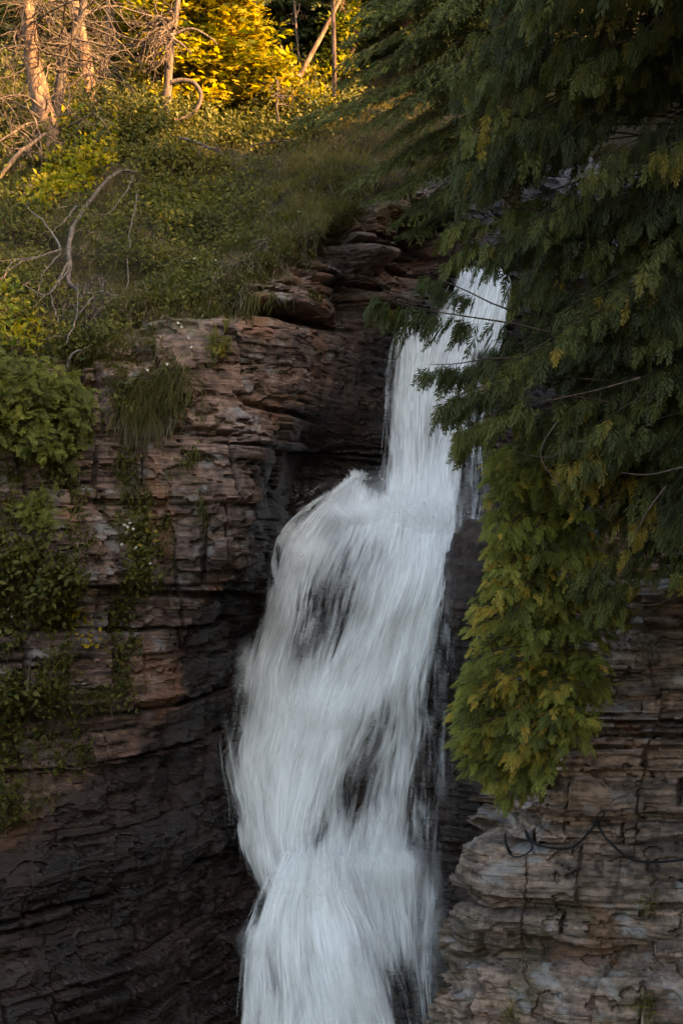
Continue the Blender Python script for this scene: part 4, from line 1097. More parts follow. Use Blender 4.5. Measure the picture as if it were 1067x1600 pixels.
def ground_cover():
    acc = Acc()
    poly = [(-40, 300), (60, 290), (180, 235), (260, 215), (330, 190), (480, 150), (560, 190), (570, 330), (520, 400), (440, 420), (350, 480), (230, 500), (140, 560), (-40, 570)]
    c = sample_poly(poly, 4200)
    h = fbm(np.stack([c[:, 0] / 60, c[:, 1] / 45, c[:, 0] * 0], -1), 3, 900)
    nearlog = ((c[:, 0] > 70) & (c[:, 0] < 175) & (c[:, 1] > 330) & (c[:, 1] < 530)) | ((c[:, 0] > 100) & (c[:, 0] < 225) & (c[:, 1] > 255) & (c[:, 1] < 345))
    c = c[(h > -0.25) & ~(nearlog & (R.random(len(c)) < 0.75)) & (R.random(len(c)) < np.clip(1.05 - 0.9 * sstep(330, 430, c[:, 0]) - 0.7 * sstep(385, 440, c[:, 1]) * sstep(120, 220, c[:, 0]), 0.12, 1))]
    n = len(c)
    ctr = on_hill(c[:, 0], c[:, 1], 0.05)
    tn0 = np.clip(0.42 + 0.30 * fbm(np.stack([c[:, 0] / 50, c[:, 1] / 40, c[:, 0] * 0 + 5], -1), 3, 901) + R.normal(0, 0.08, n), 0, 0.9)
    m = 11
    pos = np.repeat(ctr, m, 0) + R.normal(0, 1, (n * m, 3)) * [0.16, 0.13, 0.09] + HN * R.uniform(0.0, 0.38, n * m)[:, None]
    d = np.array([0, -0.6, 0.25]) + 0.9 * runit(n * m)
    put(acc, LEAF, pos, d, R.uniform(0.06, 0.14, n * m), np.clip(np.repeat(tn0, m) + R.normal(0, 0.12, n * m), 0, 0.97), up=HN, upj=0.5)
    o = acc.build('ground_cover', M_HERB); tag(o, 'low green leafy plants covering the hillside above the cliff', kind='stuff')
    # meadow grass
    g = Acc()
    poly3 = [(430, 130), (560, 100), (700, 110), (700, 290), (600, 300), (540, 330), (470, 240)]
    poly2 = [(180, 500), (230, 430), (300, 400), (360, 360), (420, 300), (470, 230), (540, 220), (565, 330), (500, 400), (430, 425), (370, 470), (330, 500), (230, 505)]
    q = np.concatenate([sample_poly(poly2, 13000), sample_poly(poly, 6000), sample_poly(poly3, 5000)])
    q = q[fbm(np.stack([q[:, 0] / 40, q[:, 1] / 30, q[:, 0] * 0 + 3], -1), 3, 912) > -0.22]
    n = len(q); b = on_hill(q[:, 0], q[:, 1], -0.02)
    blades(g, b, np.array([0.0, -0.35, 0.9]) + 0.45 * runit(n), R.uniform(0.18, 0.5, n), R.uniform(0.006, 0.012, n), R.uniform(0.2, 0.7, n), np.clip(R.normal(0.42, 0.2, n) + 0.3 * sstep(380, 480, q[:, 0]) + 0.4 * fbm(np.stack([q[:, 0] / 45, q[:, 1] / 30, q[:, 0] * 0], -1), 3, 913), 0, 1))
    # turf along the brink
    px = R.uniform(110, 560, 6500); py = CLIFF_TOP(px) + R.normal(-3, 8, 6500)
    b = surf(px, py)
    blades(g, b, np.array([0.0, -0.7, 0.55]) + 0.45 * runit(len(b)), R.uniform(0.15, 0.42, len(b)), R.uniform(0.005, 0.011, len(b)), R.uniform(0.3, 1.0, len(b)), np.clip(R.normal(0.5, 0.2, len(b)), 0, 1))
    # undergrowth and dry litter under the trees
    q = sample_poly([(-60, 120), (120, 90), (330, 100), (560, 90), (560, 200), (420, 230), (300, 220), (180, 250), (60, 300), (-60, 330)], 2600)
    b = on_hill(q[:, 0], q[:, 1], 0.0); ug = Acc(); m = 8
    pos = np.repeat(b, m, 0) + R.normal(0, 0.22, (len(b) * m, 3)) + HN * R.uniform(0, 0.5, len(b) * m)[:, None]
    put(ug, LEAF, pos, np.array([0, -0.6, 0.2]) + 0.9 * runit(len(pos)), R.uniform(0.10, 0.22, len(pos)), np.clip(np.repeat(R.normal(0.42, 0.2, len(b)), m), 0, 1), up=HN)
    tag(ug.build('undergrowth', M_HERB), 'dim leafy undergrowth beneath the trees on the hilltop', kind='stuff')
    dg = Acc()
    q = np.concatenate([sample_poly(poly, 4500), sample_poly(poly2, 4500)])
    hh = fbm(np.stack([q[:, 0] / 34, q[:, 1] / 26, q[:, 0] * 0], -1), 3, 911); q = q[hh > 0.12]
    b = on_hill(q[:, 0], q[:, 1], 0.06); n = len(q)
    blades(dg, b, np.array([0.0, -0.6, 0.2]) + 0.5 * runit(n), R.uniform(0.25, 0.6, n), R.uniform(0.006, 0.012, n), R.uniform(0.5, 1.0, n), np.clip(R.normal(0.5, 0.25, n), 0, 1))
    tag(dg.build('dry_grass', M_DEADGRASS), 'patches of dry brown grass scattered over the slope', kind='stuff')
    o = g.build('grass', M_GRASS); tag(o, 'green and yellowish meadow grass on the brink of the cliff', kind='stuff')
ground_cover()

def grass_tuft(label, px, py, w, h, n, mat, ln=(0.25, 0.6), hang=1.0, tint=(0.5, 0.2), group=None):
    q = np.stack([R.normal(px, w, n), R.normal(py, h, n)], 1)
    b = surf(q[:, 0], q[:, 1]) + np.array([0, -0.06, 0])
    root = surf(px, py)
    a = Acc()
    up = np.array([0.0, -0.6, 0.75 - 1.0 * hang])
    blades(a, b - root, up + 0.35 * runit(n), R.uniform(*ln, n), R.uniform(0.005, 0.011, n), R.uniform(0.4, 1.0, n) * max(hang, 0.35), np.clip(R.normal(*tint, n), 0, 1))
    o = a.build('grass_tuft', mat); o.location = [float(v) for v in root]
    return tag(o, label, 'grass', group, 'stuff')
grass_tuft('dry grey grass hanging in a curtain below the leafy slope', 290, 385, 26, 10, 520, M_DEADGRASS, (0.35, 0.8), 1.1)
grass_tuft('dry grass hanging under the turf in the middle of the slope', 430, 345, 18, 8, 320, M_DEADGRASS, (0.3, 0.7), 1.1)
grass_tuft('dry brown grass hanging high up beside the dark spruce', 500, 230, 24, 14, 420, M_DEADGRASS, (0.3, 0.8), 0.8)
grass_tuft('shaggy grass drooping over the brink above the square block', 345, 462, 40, 9, 700, M_GRASS, (0.25, 0.6), 0.9)
grass_tuft('dry roots and grass fringe under the brink turf', 330, 490, 24, 6, 300, M_DEADGRASS, (0.25, 0.55), 1.1)
grass_tuft('long green grass spilling down the ledges below the brink', 250, 600, 30, 24, 900, M_GRASS, (0.3, 0.65), 0.8)
grass_tuft('grass clump hanging over a ledge with a ragged fringe', 225, 635, 24, 14, 620, M_GRASS, (0.3, 0.6), 0.9)
grass_tuft('fringe of dry roots dangling below the hanging grass clump', 222, 655, 24, 5, 240, M_DEADGRASS, (0.25, 0.5), 1.2)
grass_tuft('small green tuft in the cleft above the dark shelf', 495, 465, 8, 6, 120, M_GRASS, (0.15, 0.35), 0.4)
grass_tuft('yellowish grass at the foot of the dark spruce', 520, 300, 24, 18, 500, M_GRASS, (0.3, 0.6), 0.5, (0.75, 0.2))
grass_tuft('narrow strand of grass in the crack of the pale rock face', 320, 790, 4, 22, 110, M_GRASS, (0.2, 0.4), 0.8)
grass_tuft('thin grass in a crack left of the pale rock face', 212, 760, 5, 20, 130, M_GRASS, (0.2, 0.4), 0.7)
grass_tuft('grass on the ledge beside the fallen dead tree', 180, 545, 34, 10, 420, M_GRASS, (0.2, 0.45), 0.4)

# ------------------------------------------------------------ shrubs and herbs (each a thing of its own)
def shrub(name, label, cat, spots, n, tpl, size, mat, depth=0.4, tint=(0.5, 0.18), dirv=(0, -0.6, 0.2), jit=0.8, stems=6, up=None, clump=9, cspread=0.12, lit=None):
    """spots: polygon in the photo; leaves in clumps standing out from the surface"""
    q = sample_poly(spots, max(4, n // clump))
    root = surf(*np.mean(np.asarray(spots, float), 0))
    c = surf(q[:, 0], q[:, 1]) + np.array([0, -1.0, 0.12]) * (R.uniform(0.05, 1, len(q)) ** 1.3 * depth)[:, None]
    t = empty(name, root, label=label, cat=cat)
    leaf, wood = Acc(), Acc()
    cc = np.repeat(c, clump, 0) + R.normal(0, cspread, (len(c) * clump, 3))
    tn = np.clip(np.repeat(R.normal(tint[0], tint[1], len(c)), clump) + R.normal(0, 0.1, len(cc)), 0, 1)
    put(leaf, tpl, cc, np.asarray(dirv) + jit * runit(len(cc)), R.uniform(*size, len(cc)), tn, up=up, upj=0.6)
    for k in R.choice(len(c), min(stems, len(c)), replace=False):
        s = surf(q[k, 0], q[k, 1] + 12)
        tube(wood, spline([s, (s + c[k]) / 2 + R.normal(0, .04, 3), c[k]], 6), np.linspace(0.012, 0.004, 6), 4, tint=0.6)
    leaf.build('foliage', mat, t); wood.build('stem', M_TWIG, t, True)['kind'] = 'stuff'
    return t
shrub('juniper_bush', 'dense dark green juniper bush spreading over the brink, touched by sun', 'bush',
      [(-60, 575), (20, 560), (90, 575), (135, 590), (150, 630), (132, 680), (108, 722), (60, 712), (20, 690), (-60, 700)], 2600, FEATHER, (0.2, 0.36), M_CEDAR2, 0.85, (0.30, 0.18), (0.25, -0.8, -0.15), 0.6, 30, None, 9, 0.11)
shrub('leafy_plant', 'broad patch of dark leafy plants on the cliff ledge', 'plant',
      [(-30, 840), (50, 850), (105, 880), (110, 930), (85, 970), (40, 1000), (-30, 1000)], 1500, LEAF, (0.09, 0.19), M_HERB, 0.45, (0.40, 0.14))
shrub('leafy_plant', 'leaves crowding beside the sunlit yellow spot on the cliff', 'plant',
      [(60, 890), (110, 900), (125, 950), (110, 985), (70, 985)], 520, LEAF, (0.10, 0.19), M_HERB, 0.4, (0.48, 0.14))
shrub('yellow_plant', 'small plant with bright yellow leaves on the rusty rock', 'plant',
      [(108, 945), (132, 950), (130, 972), (112, 972)], 60, LEAF, (0.10, 0.17), M_MAPLE, 0.2, (0.95, 0.05), clump=6)
shrub('yellow_plant', 'tiny yellow-leaved sprig under the rusty rock', 'plant',
      [(118, 990), (138, 990), (136, 1002), (118, 1002)], 30, LEAF, (0.09, 0.14), M_MAPLE, 0.2, (0.95, 0.05), clump=6)
shrub('hanging_plant', 'long strip of green herbs trailing down the middle crack', 'plant',
      [(188, 800), (225, 800), (236, 870), (226, 935), (200, 935), (192, 870)], 620, LEAF, (0.07, 0.15), M_HERB, 0.35, (0.55, 0.14))
shrub('hanging_plant', 'herbs trailing lower down the same crack beside the dark wall', 'plant',
      [(172, 935), (205, 940), (210, 1000), (205, 1090), (188, 1100), (175, 1010)], 620, LEAF, (0.07, 0.15), M_HERB, 0.35, (0.42, 0.16))
shrub('leafy_plant', 'shadowy weeds on the ledge at the frame edge below the leafy patch', 'plant',
      [(-30, 1060), (60, 1050), (90, 1075), (60, 1120), (20, 1130), (-30, 1120)], 620, LEAF, (0.08, 0.18), M_HERB, 0.35, (0.36, 0.14))
shrub('leafy_plant', 'trailing weeds at the frame edge above the lowest pale ledge', 'plant',
      [(-30, 1140), (40, 1130), (66, 1170), (40, 1230), (30, 1275), (-30, 1285)], 700, LEAF, (0.08, 0.18), M_HERB, 0.4, (0.45, 0.16))
shrub('leafy_plant', 'single rosette of leaves on a pale ledge near the frame edge', 'plant',
      [(82, 1180), (104, 1180), (104, 1198), (82, 1198)], 60, LEAF, (0.08, 0.15), M_HERB, 0.2, (0.5, 0.1), clump=6)
shrub('small_bush', 'small rounded bush on the rock below the juniper', 'bush',
      [(38, 790), (72, 782), (80, 815), (62, 838), (42, 830)], 260, FEATHER, (0.16, 0.28), M_CEDAR2, 0.4, (0.4, 0.14))
shrub('leafy_plant', 'herbs hanging from the ledge under the juniper bush', 'plant',
      [(90, 735), (118, 728), (116, 760), (92, 770)], 160, LEAF, (0.08, 0.15), M_HERB, 0.3, (0.4, 0.14))
shrub('leafy_plant', 'weeds in the joint between juniper and pale wall', 'plant',
      [(100, 830), (118, 800), (126, 860), (104, 880)], 150, LEAF, (0.08, 0.14), M_HERB, 0.3, (0.38, 0.14))
shrub('fern', 'green fern growing on the ledge left of the square block', 'fern',
      [(328, 520), (352, 520), (352, 560), (332, 560)], 26, FROND, (0.28, 0.45), M_HERB, 0.25, (0.75, 0.08), (0.1, -0.5, 0.3), 0.7, 3, None, 4, 0.06)
shrub('leafy_plant', 'small herbs on the ledge above the hanging grass', 'plant',
      [(175, 600), (205, 590), (210, 640), (180, 650)], 160, LEAF, (0.08, 0.16), M_HERB, 0.3, (0.45, 0.14))
shrub('goldenrod', 'yellow-green goldenrod stand at the frame edge above the juniper', 'plant',
      [(-40, 470), (30, 462), (60, 500), (66, 545), (-40, 560)], 700, LEAF, (0.10, 0.2), M_MAPLE, 0.7, (0.35, 0.25), (0, -0.3, 0.5), 0.7, 24, None, 9, 0.14)
shrub('sunlit_shrub', 'sunlit yellow shrub at the foot of the leaning trunk', 'bush',
      [(86, 262), (130, 240), (180, 215), (206, 232), (160, 285), (110, 320), (60, 345), (58, 320)], 1500, LEAF, (0.12, 0.22), M_MAPLE, 0.9, (0.55, 0.2), clump=10, cspread=0.2)
shrub('sunlit_shrub', 'sunlit yellow-green leaves between the two big trunks', 'bush',
      [(92, 140), (135, 150), (140, 200), (128, 228), (100, 235), (95, 180)], 900, LEAF, (0.12, 0.24), M_MAPLE, 0.9, (0.5, 0.2), clump=10, cspread=0.22)
shrub('sunlit_shrub', 'golden weeds growing at the base of the thin leaning tree', 'bush',
      [(430, 118), (480, 112), (520, 150), (528, 172), (480, 168), (440, 160)], 900, LEAF, (0.12, 0.24), M_MAPLE, 0.8, (0.75, 0.15), (0, -0.2, 0.8), 0.5, 20, None, 10, 0.2)
shrub('shaded_shrub', 'shaded brushy shrub beside the looping dead branch', 'bush',
      [(320, 150), (420, 150), (500, 165), (500, 205), (430, 225), (340, 215), (310, 185)], 1500, LEAF, (0.10, 0.2), M_HERB, 0.9, (0.35, 0.16), clump=10, cspread=0.22, stems=40)
shrub('shaded_shrub', 'shaded bush around the base of the dead snag', 'bush',
      [(190, 190), (250, 170), (290, 190), (290, 240), (230, 260), (190, 240)], 1100, LEAF, (0.10, 0.2), M_HERB, 0.8, (0.42, 0.16), clump=10, cspread=0.2, stems=24)
shrub('raspberry_patch', 'bright leafy patch in the middle of the slope', 'bush',
      [(240, 240), (330, 245), (380, 270), (360, 320), (280, 370), (235, 330), (215, 280)], 2600, LEAF, (0.10, 0.2), M_HERB, 0.5, (0.66, 0.12), clump=10, cspread=0.16)

# scattered ledge weeds that soften the rock face
_w = Acc()
_q = sample_poly([(-20, 560), (330, 500), (340, 600), (300, 760), (260, 900), (200, 1060), (110, 1250), (-20, 1300)], 1500)
_q = _q[(fbm(np.stack([_q[:, 0] / 40, _q[:, 1] / 60, _q[:, 0] * 0], -1), 3, 930) + 0.25 * sstep(160, 0, _q[:, 0])) > 0.22]
_b = surf(_q[:, 0], _q[:, 1]) + [0, -0.05, 0]
_m = 9
_c = np.repeat(_b, _m, 0) + R.normal(0, 1, (len(_b) * _m, 3)) * [0.11, 0.05, 0.08]
put(_w, LEAF, _c, np.array([0, -0.6, -0.1]) + 0.8 * runit(len(_c)), R.uniform(0.05, 0.12, len(_c)), np.clip(np.repeat(R.normal(0.4, 0.2, len(_b)), _m), 0, 0.95))
blades(_w, np.repeat(_b, 5, 0), np.array([0, -0.6, -0.1]) + 0.5 * runit(len(_b) * 5), R.uniform(0.12, 0.32, len(_b) * 5), R.uniform(0.004, 0.008, len(_b) * 5), R.uniform(0.4, 1, len(_b) * 5), R.uniform(0.2, 0.9, len(_b) * 5))
tag(_w.build('weeds', M_HERB), 'small weeds and grass sprouting from ledges all over the cliff face', kind='stuff')

# ------------------------------------------------------------ white flowers
def daisy(px, py, label, group, fn=surf, dy=0.3):
    p = fn(px, py); p = np.asarray(p).reshape(3) + [0, -dy, 0.08]
    t = empty('daisy', p, label=label, cat='flower', group=group)
    a, e = Acc(), Acc()
    nrm = 1.0 * np.array([R.normal(0, .35), -1.0, 0.5 + R.normal(0, .3)])
    rot = frames(np.array([[0.3, 0.5, 1.0]]), nrm)[0]
    for k in range(9):
        an = k * 2 * PI / 9; c, s = math.cos(an), math.sin(an)
        L = np.array([[0.012 * c, 0.012 * s, 0], [0.04 * c - .012 * s, 0.04 * s + .012 * c, 0.004], [0.052 * c, 0.052 * s, 0], [0.04 * c + .012 * s, 0.04 * s - .012 * c, 0.004]])
        a.add(0.55 * L @ rot.T + p, F4=[[0, 1, 2, 3]], tint=0.5)
    an = np.arange(8) * 2 * PI / 8
    disc = np.concatenate([[[0, 0, 0.014]], np.stack([0.015 * np.cos(an), 0.015 * np.sin(an), 0 * an + 0.004], -1)])
    e.add(0.55 * disc @ rot.T + p, F3=[(0, k + 1, (k + 1) % 8 + 1) for k in range(8)])
    a.build('petals', M_PETAL, t); e.build('flower_disc', M_EYE, t)
    st = Acc(); g = np.asarray(fn(px, py + 10)).reshape(3)
    tube(st, spline([g, (g + p) / 2 + [0, 0, .03], p + [0, .01, 0]], 5), 0.004, 3); st.build('stem', M_GRASS, t)
ORD = ['first', 'second', 'third', 'fourth', 'fifth', 'sixth', 'seventh', 'eighth']
for k, (x, y) in enumerate([(283, 409), (291, 412), (297, 408), (304, 408), (314, 412), (321, 411), (330, 409), (336, 410)]):
    daisy(x, y, ORD[k] + ' white daisy from the left in the row on the turf above the brink', 'daisies on the turf')
for k, (x, y) in enumerate([(373, 374), (376, 384), (385, 372), (468, 341)]):
    daisy(x, y, ORD[k] + ' white daisy from the left higher up on the grassy slope', 'daisies on the upper slope')
for k, (x, y) in enumerate([(285, 523), (289, 527), (298, 542), (301, 556), (263, 580), (235, 586)]):
    daisy(x, y, ORD[k] + ' white daisy from the top on the grassy ledges below the brink', 'daisies on the ledges')
for k, (x, y) in enumerate([(203, 824), (194, 827), (199, 830), (208, 833), (196, 839), (187, 857), (209, 862), (230, 886)]):
    daisy(x, y, ORD[k] + ' white daisy from the top in the green strip down the middle crack', 'daisies in the crack', dy=0.42)
for k, (x, y) in enumerate([(30, 962), (36, 957), (39, 968)]):
    daisy(x, y, ORD[k] + ' white flower from the left in the dark leafy patch at the frame edge', 'flowers at the frame edge', dy=0.5)

# ------------------------------------------------------------ bare wood
def twig_tree(acc, p, d, ln, r, depth, curl=0.35, grav=0.0, n=3):
    m = 7; pts = [np.asarray(p, float)]; d = np.asarray(d, float); d = d / np.linalg.norm(d)
    for k in range(m):
        d = d + R.normal(0, curl * 0.5, 3) + np.array([0, 0, grav]); d /= np.linalg.norm(d)
        pts.append(pts[-1] + d * ln / m)
    pts = np.array(pts)
    tube(acc, pts, np.linspace(r, r * 0.35, len(pts)), 5 if r > 0.02 else 3, tint=R.uniform(0.35, 0.75))
    if depth > 0:
        for _ in range(n):
            k = R.integers(2, m); nd = d * 0.6 + runit(1)[0]
            twig_tree(acc, pts[k], nd, ln * R.uniform(0.4, 0.75), r * 0.5, depth - 1, curl, grav, n)

def bare_tree(name, label, ctrl, radii, mat, nbr, brlen, cat='tree', sides=9, depth=2, grav=-0.05, br_from=0.25, dirbias=(0, -0.3, 0), brn=3, twmat=None, curl=0.4):
    pts = spline([P(*c) for c in ctrl], 26)
    t = empty(name, pts[0], label=label, cat=cat)
    a, b = Acc(), Acc()
    tube(a, pts, np.interp(np.linspace(0, 1, 26), np.linspace(0, 1, len(radii)), radii), sides, tint=0.55, rough=0.09)
    _t = a.build('trunk', mat, t, True)
    if nbr:
        for _ in range(nbr):
            k = int(R.uniform(br_from, 1) * 25)
            d = runit(1)[0] * [1, 0.8, 0.5] + np.asarray(dirbias)
            twig_tree(b, pts[k], d, brlen * R.uniform(0.5, 1.2), 0.028 * R.uniform(0.6, 1.4), depth, curl, grav, brn)
        b.build('branch', twmat or mat, _t, True)['kind'] = 'stuff'
    return t, b
bare_tree('dead_conifer', 'sunlit leaning conifer trunk at the frame edge with dead branches', [(96, 300, 38.0), (84, 235, 38.6), (70, 180, 38.8), (56, 120, 39), (48, 60, 39), (40, -30, 39), (34, -140, 39)], [0.42, 0.31, 0.27, 0.23, 0.18, 0.13], M_BARK, 52, 2.2, grav=-0.08, br_from=0.25, twmat=M_TWIG)
bare_tree('conifer_trunk', 'dark forked trunk rising beside the sunlit leaning one', [(80, 215, 39.4), (96, 130, 39.5), (100, 85, 39.5), (118, 50, 39.5), (130, 15, 39.4), (136, -60, 39.4)], [0.16, 0.15, 0.14, 0.11, 0.07], M_TWIG, 40, 2.4, grav=-0.03, dirbias=(0.2, -0.2, 0.2))
bare_tree('conifer_trunk', 'pinkish sunlit trunk standing behind the forked dark one', [(152, 205, 42.6), (143, 160, 42.7), (134, 100, 42.8), (124, 40, 42.8), (112, -30, 42.8), (100, -160, 42.8)], [0.26, 0.23, 0.20, 0.16, 0.11], M_BARK, 26, 1.8, twmat=M_TWIG, br_from=0.3)
bare_tree('thin_trunk', 'thin pale trunk between the pinkish trunk and the snag', [(164, 180, 44), (166, 110, 44), (168, 40, 44), (170, -60, 44)], [0.07, 0.06, 0.05, 0.04], M_DEAD, 10, 1.2, br_from=0.35)
bare_tree('thin_trunk', 'very thin pale stem hugging the thin trunk', [(171, 178, 44.1), (172, 120, 44.1), (175, 60, 44.2), (180, -40, 44.2)], [0.035, 0.03, 0.02], M_DEAD, 5, 0.8)
t_snag, _ = bare_tree('dead_snag', 'bleached dead snag with a tangle of curling branches and a looping limb', [(248, 232, 40.2), (258, 175, 40.3), (264, 110, 40.4), (268, 60, 40.4), (274, 30, 40.4), (284, -40, 40.4)], [0.15, 0.14, 0.11, 0.09, 0.07], M_DEAD, 0, 1)
_a = Acc()
for k in range(38):
    s = P(R.uniform(258, 276), R.uniform(30, 72), 40.3)
    twig_tree(_a, s, np.array([R.normal(-0.8, 0.5), R.normal(-0.5, 0.4), R.normal(-0.1, 0.5)]), R.uniform(0.8, 1.9), R.uniform(0.02, 0.045), 2, 0.55, -0.14, 2)
for c in ([(270, 45), (245, 62), (215, 63), (190, 55), (172, 45)], [(268, 55), (300, 45), (330, 60), (340, 70)], [(270, 60), (285, 70), (300, 84)]):
    tube(_a, spline([P(x, y, 40) for x, y in c], 12), np.linspace(0.05, 0.015, 12), 5, tint=0.7)
_a.build('branch', M_DEAD, t_snag, True)['kind'] = 'stuff'
_a = Acc(); tube(_a, spline([P(x, y, 39.7) for x, y in [(264, 130), (280, 126), (300, 128), (313, 143), (312, 162), (298, 180), (272, 189)]], 26), np.linspace(0.075, 0.05, 26), 8, tint=0.6, rough=0.08)
_a.build('looping_limb', M_DEAD, t_snag, True)
bare_tree('leaning_tree', 'thin bare tree leaning across the dark wood', [(467, 120, 44), (488, 82, 44), (508, 45, 44), (530, 2, 44), (560, -60, 44)], [0.085, 0.075, 0.06, 0.05], M_BARK, 4, 0.8, br_from=0.5)
bare_tree('thin_trunk', 'upright grey stem where the leaning tree meets the spruce', [(522, 150, 43), (522, 80, 43), (520, 0, 43), (520, -80, 43)], [0.07, 0.065, 0.055], M_BARK, 4, 0.8, br_from=0.4)
bare_tree('thin_trunk', 'pair of dim pale stems in the dark wood, the taller', [(470, 112, 47), (464, 60, 47), (458, -30, 47)], [0.05, 0.045, 0.04], M_DEAD, 3, 0.6)
bare_tree('sapling', 'crooked dark sapling rising from the shaded shrubs', [(436, 190, 40), (432, 165, 40), (434, 140, 40), (430, 118, 40)], [0.035, 0.03, 0.02, 0.012], M_TWIG, 8, 0.5, br_from=0.2, depth=1)

# the fallen dead tree with its rooty tangle
def fallen():
    Y = 33
    c = [(216, 275, 36), (190, 280, 35.4), (158, 298, 34.6), (132, 330, 33.8), (114, 370, 33), (104, 405, 32.2), (112, 440, 31.4), (128, 468, 30.8)]
    pts = spline([surf(q[0], q[1]) * 0.968 for q in c], 30)
    t = empty('fallen_tree', pts[-1], label='grey fallen dead tree sprawling down the slope in a tangle of roots', cat='dead tree')
    pts = pts + 0.06 * np.stack([vnoise(np.stack([np.arange(30) * 0.45, np.zeros(30) + c, np.zeros(30)], -1), 70 + c) for c in range(3)], -1)
    a, b = Acc(), Acc()
    tube(a, pts, np.interp(np.linspace(0, 1, 30), [0, .25, .5, .8, 1], [0.025, 0.042, 0.058, 0.055, 0.035]), 8, tint=0.45, rough=0.25)
    _t = a.build('trunk', M_BLEACH, t, True)
    def br(pp, r=0.03, Yv=31.2):
        tube(b, spline([surf(x, y) * 0.960 for x, y in pp], 12) + R.normal(0, 0.012, (12, 3)), np.linspace(r, r * 0.4, 12), 5, tint=R.uniform(0.5, 0.9))
    br([(108, 418), (92, 440), (75, 462), (58, 468), (40, 455)], 0.03)
    br([(58, 468), (68, 474), (56, 488)], 0.015); br([(36, 455), (46, 452), (60, 444)], 0.015)
    br([(120, 440), (122, 470), (118, 500), (112, 520), (92, 520), (68, 525)], 0.02)
    br([(130, 450), (160, 450), (180, 455), (195, 440), (203, 410)], 0.03)
    br([(180, 455), (165, 475), (152, 492)], 0.02)
    br([(145, 455), (128, 485), (112, 515), (105, 538)], 0.022)
    br([(95, 405), (70, 430), (66, 440), (60, 475)], 0.02)
    br([(108, 430), (80, 455), (88, 490), (92, 505)], 0.02)
    br([(216, 300), (214, 340), (208, 370), (210, 400)], 0.025, 33.4); br([(212, 285), (190, 310), (168, 340), (150, 345)], 0.025, 33.6)
    br([(96, 400), (85, 370), (70, 355), (50, 330), (40, 315)], 0.028, 32.4); br([(96, 398), (60, 410), (20, 415), (-10, 420)], 0.025, 32); br([(60, 412), (30, 425), (5, 440), (-8, 450)], 0.02, 31.8)
    br([(30, 412), (18, 428), (0, 448)], 0.02, 31.6); br([(120, 335), (100, 355), (82, 365)], 0.022, 33)
    for _ in range(64):
        s = surf(R.uniform(95, 165), R.uniform(425, 480)) * R.uniform(0.955, 0.972)
        twig_tree(b, s, np.array([R.normal(0, 0.45), -0.35, -0.9]), R.uniform(0.5, 1.2), R.uniform(0.010, 0.022), 1, 0.45, -0.05, 2)
    b.build('branch', M_BLEACH, _t, True)['kind'] = 'stuff'
fallen()
def deadwood(name, label, ctrl, r, mat=M_DEAD, twigs=0, cat='branch', tl=0.6):
    pts = spline([P(*c) for c in ctrl], 18)
    t = empty(name, pts[0], label=label, cat=cat); a = Acc()
    tube(a, pts, np.linspace(r, r * 0.55, 18), 7, tint=0.7, rough=0.1)
    _t = a.build('bole' if r > 0.06 else 'limb', mat, t, True)
    if twigs:
        b = Acc()
        for _ in range(twigs):
            twig_tree(b, pts[R.integers(4, 18)], runit(1)[0] * [1, .5, 1], R.uniform(.4, 1) * tl, r * 0.4, 1, 0.4, -0.03, 2)
        b.build('twig', mat, _t, True)['kind'] = 'stuff'
deadwood('fallen_log', 'sunlit split log leaning at the frame edge under the conifer', [(-20, 352, 36), (22, 325, 36.2), (52, 288, 36.4)], 0.16, M_BARK, 0, 'log')
deadwood('fallen_log', 'darker log crossing just above the sunlit split log', [(-10, 340, 36.6), (30, 300, 36.8), (70, 268, 37)], 0.10, M_BARK, 4, 'log')
deadwood('fallen_branch', 'pale broken branch lying below the looping limb', [(282, 215, 38.2), (305, 222, 38), (330, 232, 37.8), (345, 238, 37.7)], 0.05, M_BLEACH, twigs=5)
deadwood('fallen_branch', 'thin pale branch lying under the shaded shrubs', [(390, 228, 38.6), (420, 222, 38.7), (455, 220, 38.8)], 0.025, twigs=2)
deadwood('dead_branch', 'sunlit dead branch sweeping up from the lower frame edge', [(-10, 290, 36.5), (25, 245, 36.6), (50, 225, 36.8), (72, 208, 37.2)], 0.07, twigs=16, tl=1.1)
deadwood('dead_branch', 'dead branch ending in twigs at the frame edge, upper one', [(-20, 232, 37), (10, 215, 37), (40, 195, 37.2), (60, 190, 37.5)], 0.04, twigs=14, tl=1.1)
deadwood('dead_branch', 'spray of fine dead twigs in front of the conifer trunk', [(66, 168, 37.8), (40, 150, 37.4), (10, 152, 37.2), (-15, 160, 37)], 0.035, twigs=22, tl=1.4)
deadwood('fallen_log', 'flat pale log end behind the sunlit shrub', [(92, 226, 40), (110, 222, 40), (126, 218, 40.2)], 0.07, M_BARK, 0, 'log')
deadwood('dead_branch', 'bent pale stick on the ledge above the juniper', [(106, 572, 27.2), (112, 556, 27.1), (122, 548, 27.1), (130, 548, 27.1)], 0.03, M_BLEACH)
deadwood('dead_branch', 'short straight stem standing among ledge weeds', [(44, 1080, 26.0), (46, 1050, 26.0), (50, 1024, 26.0)], 0.018)

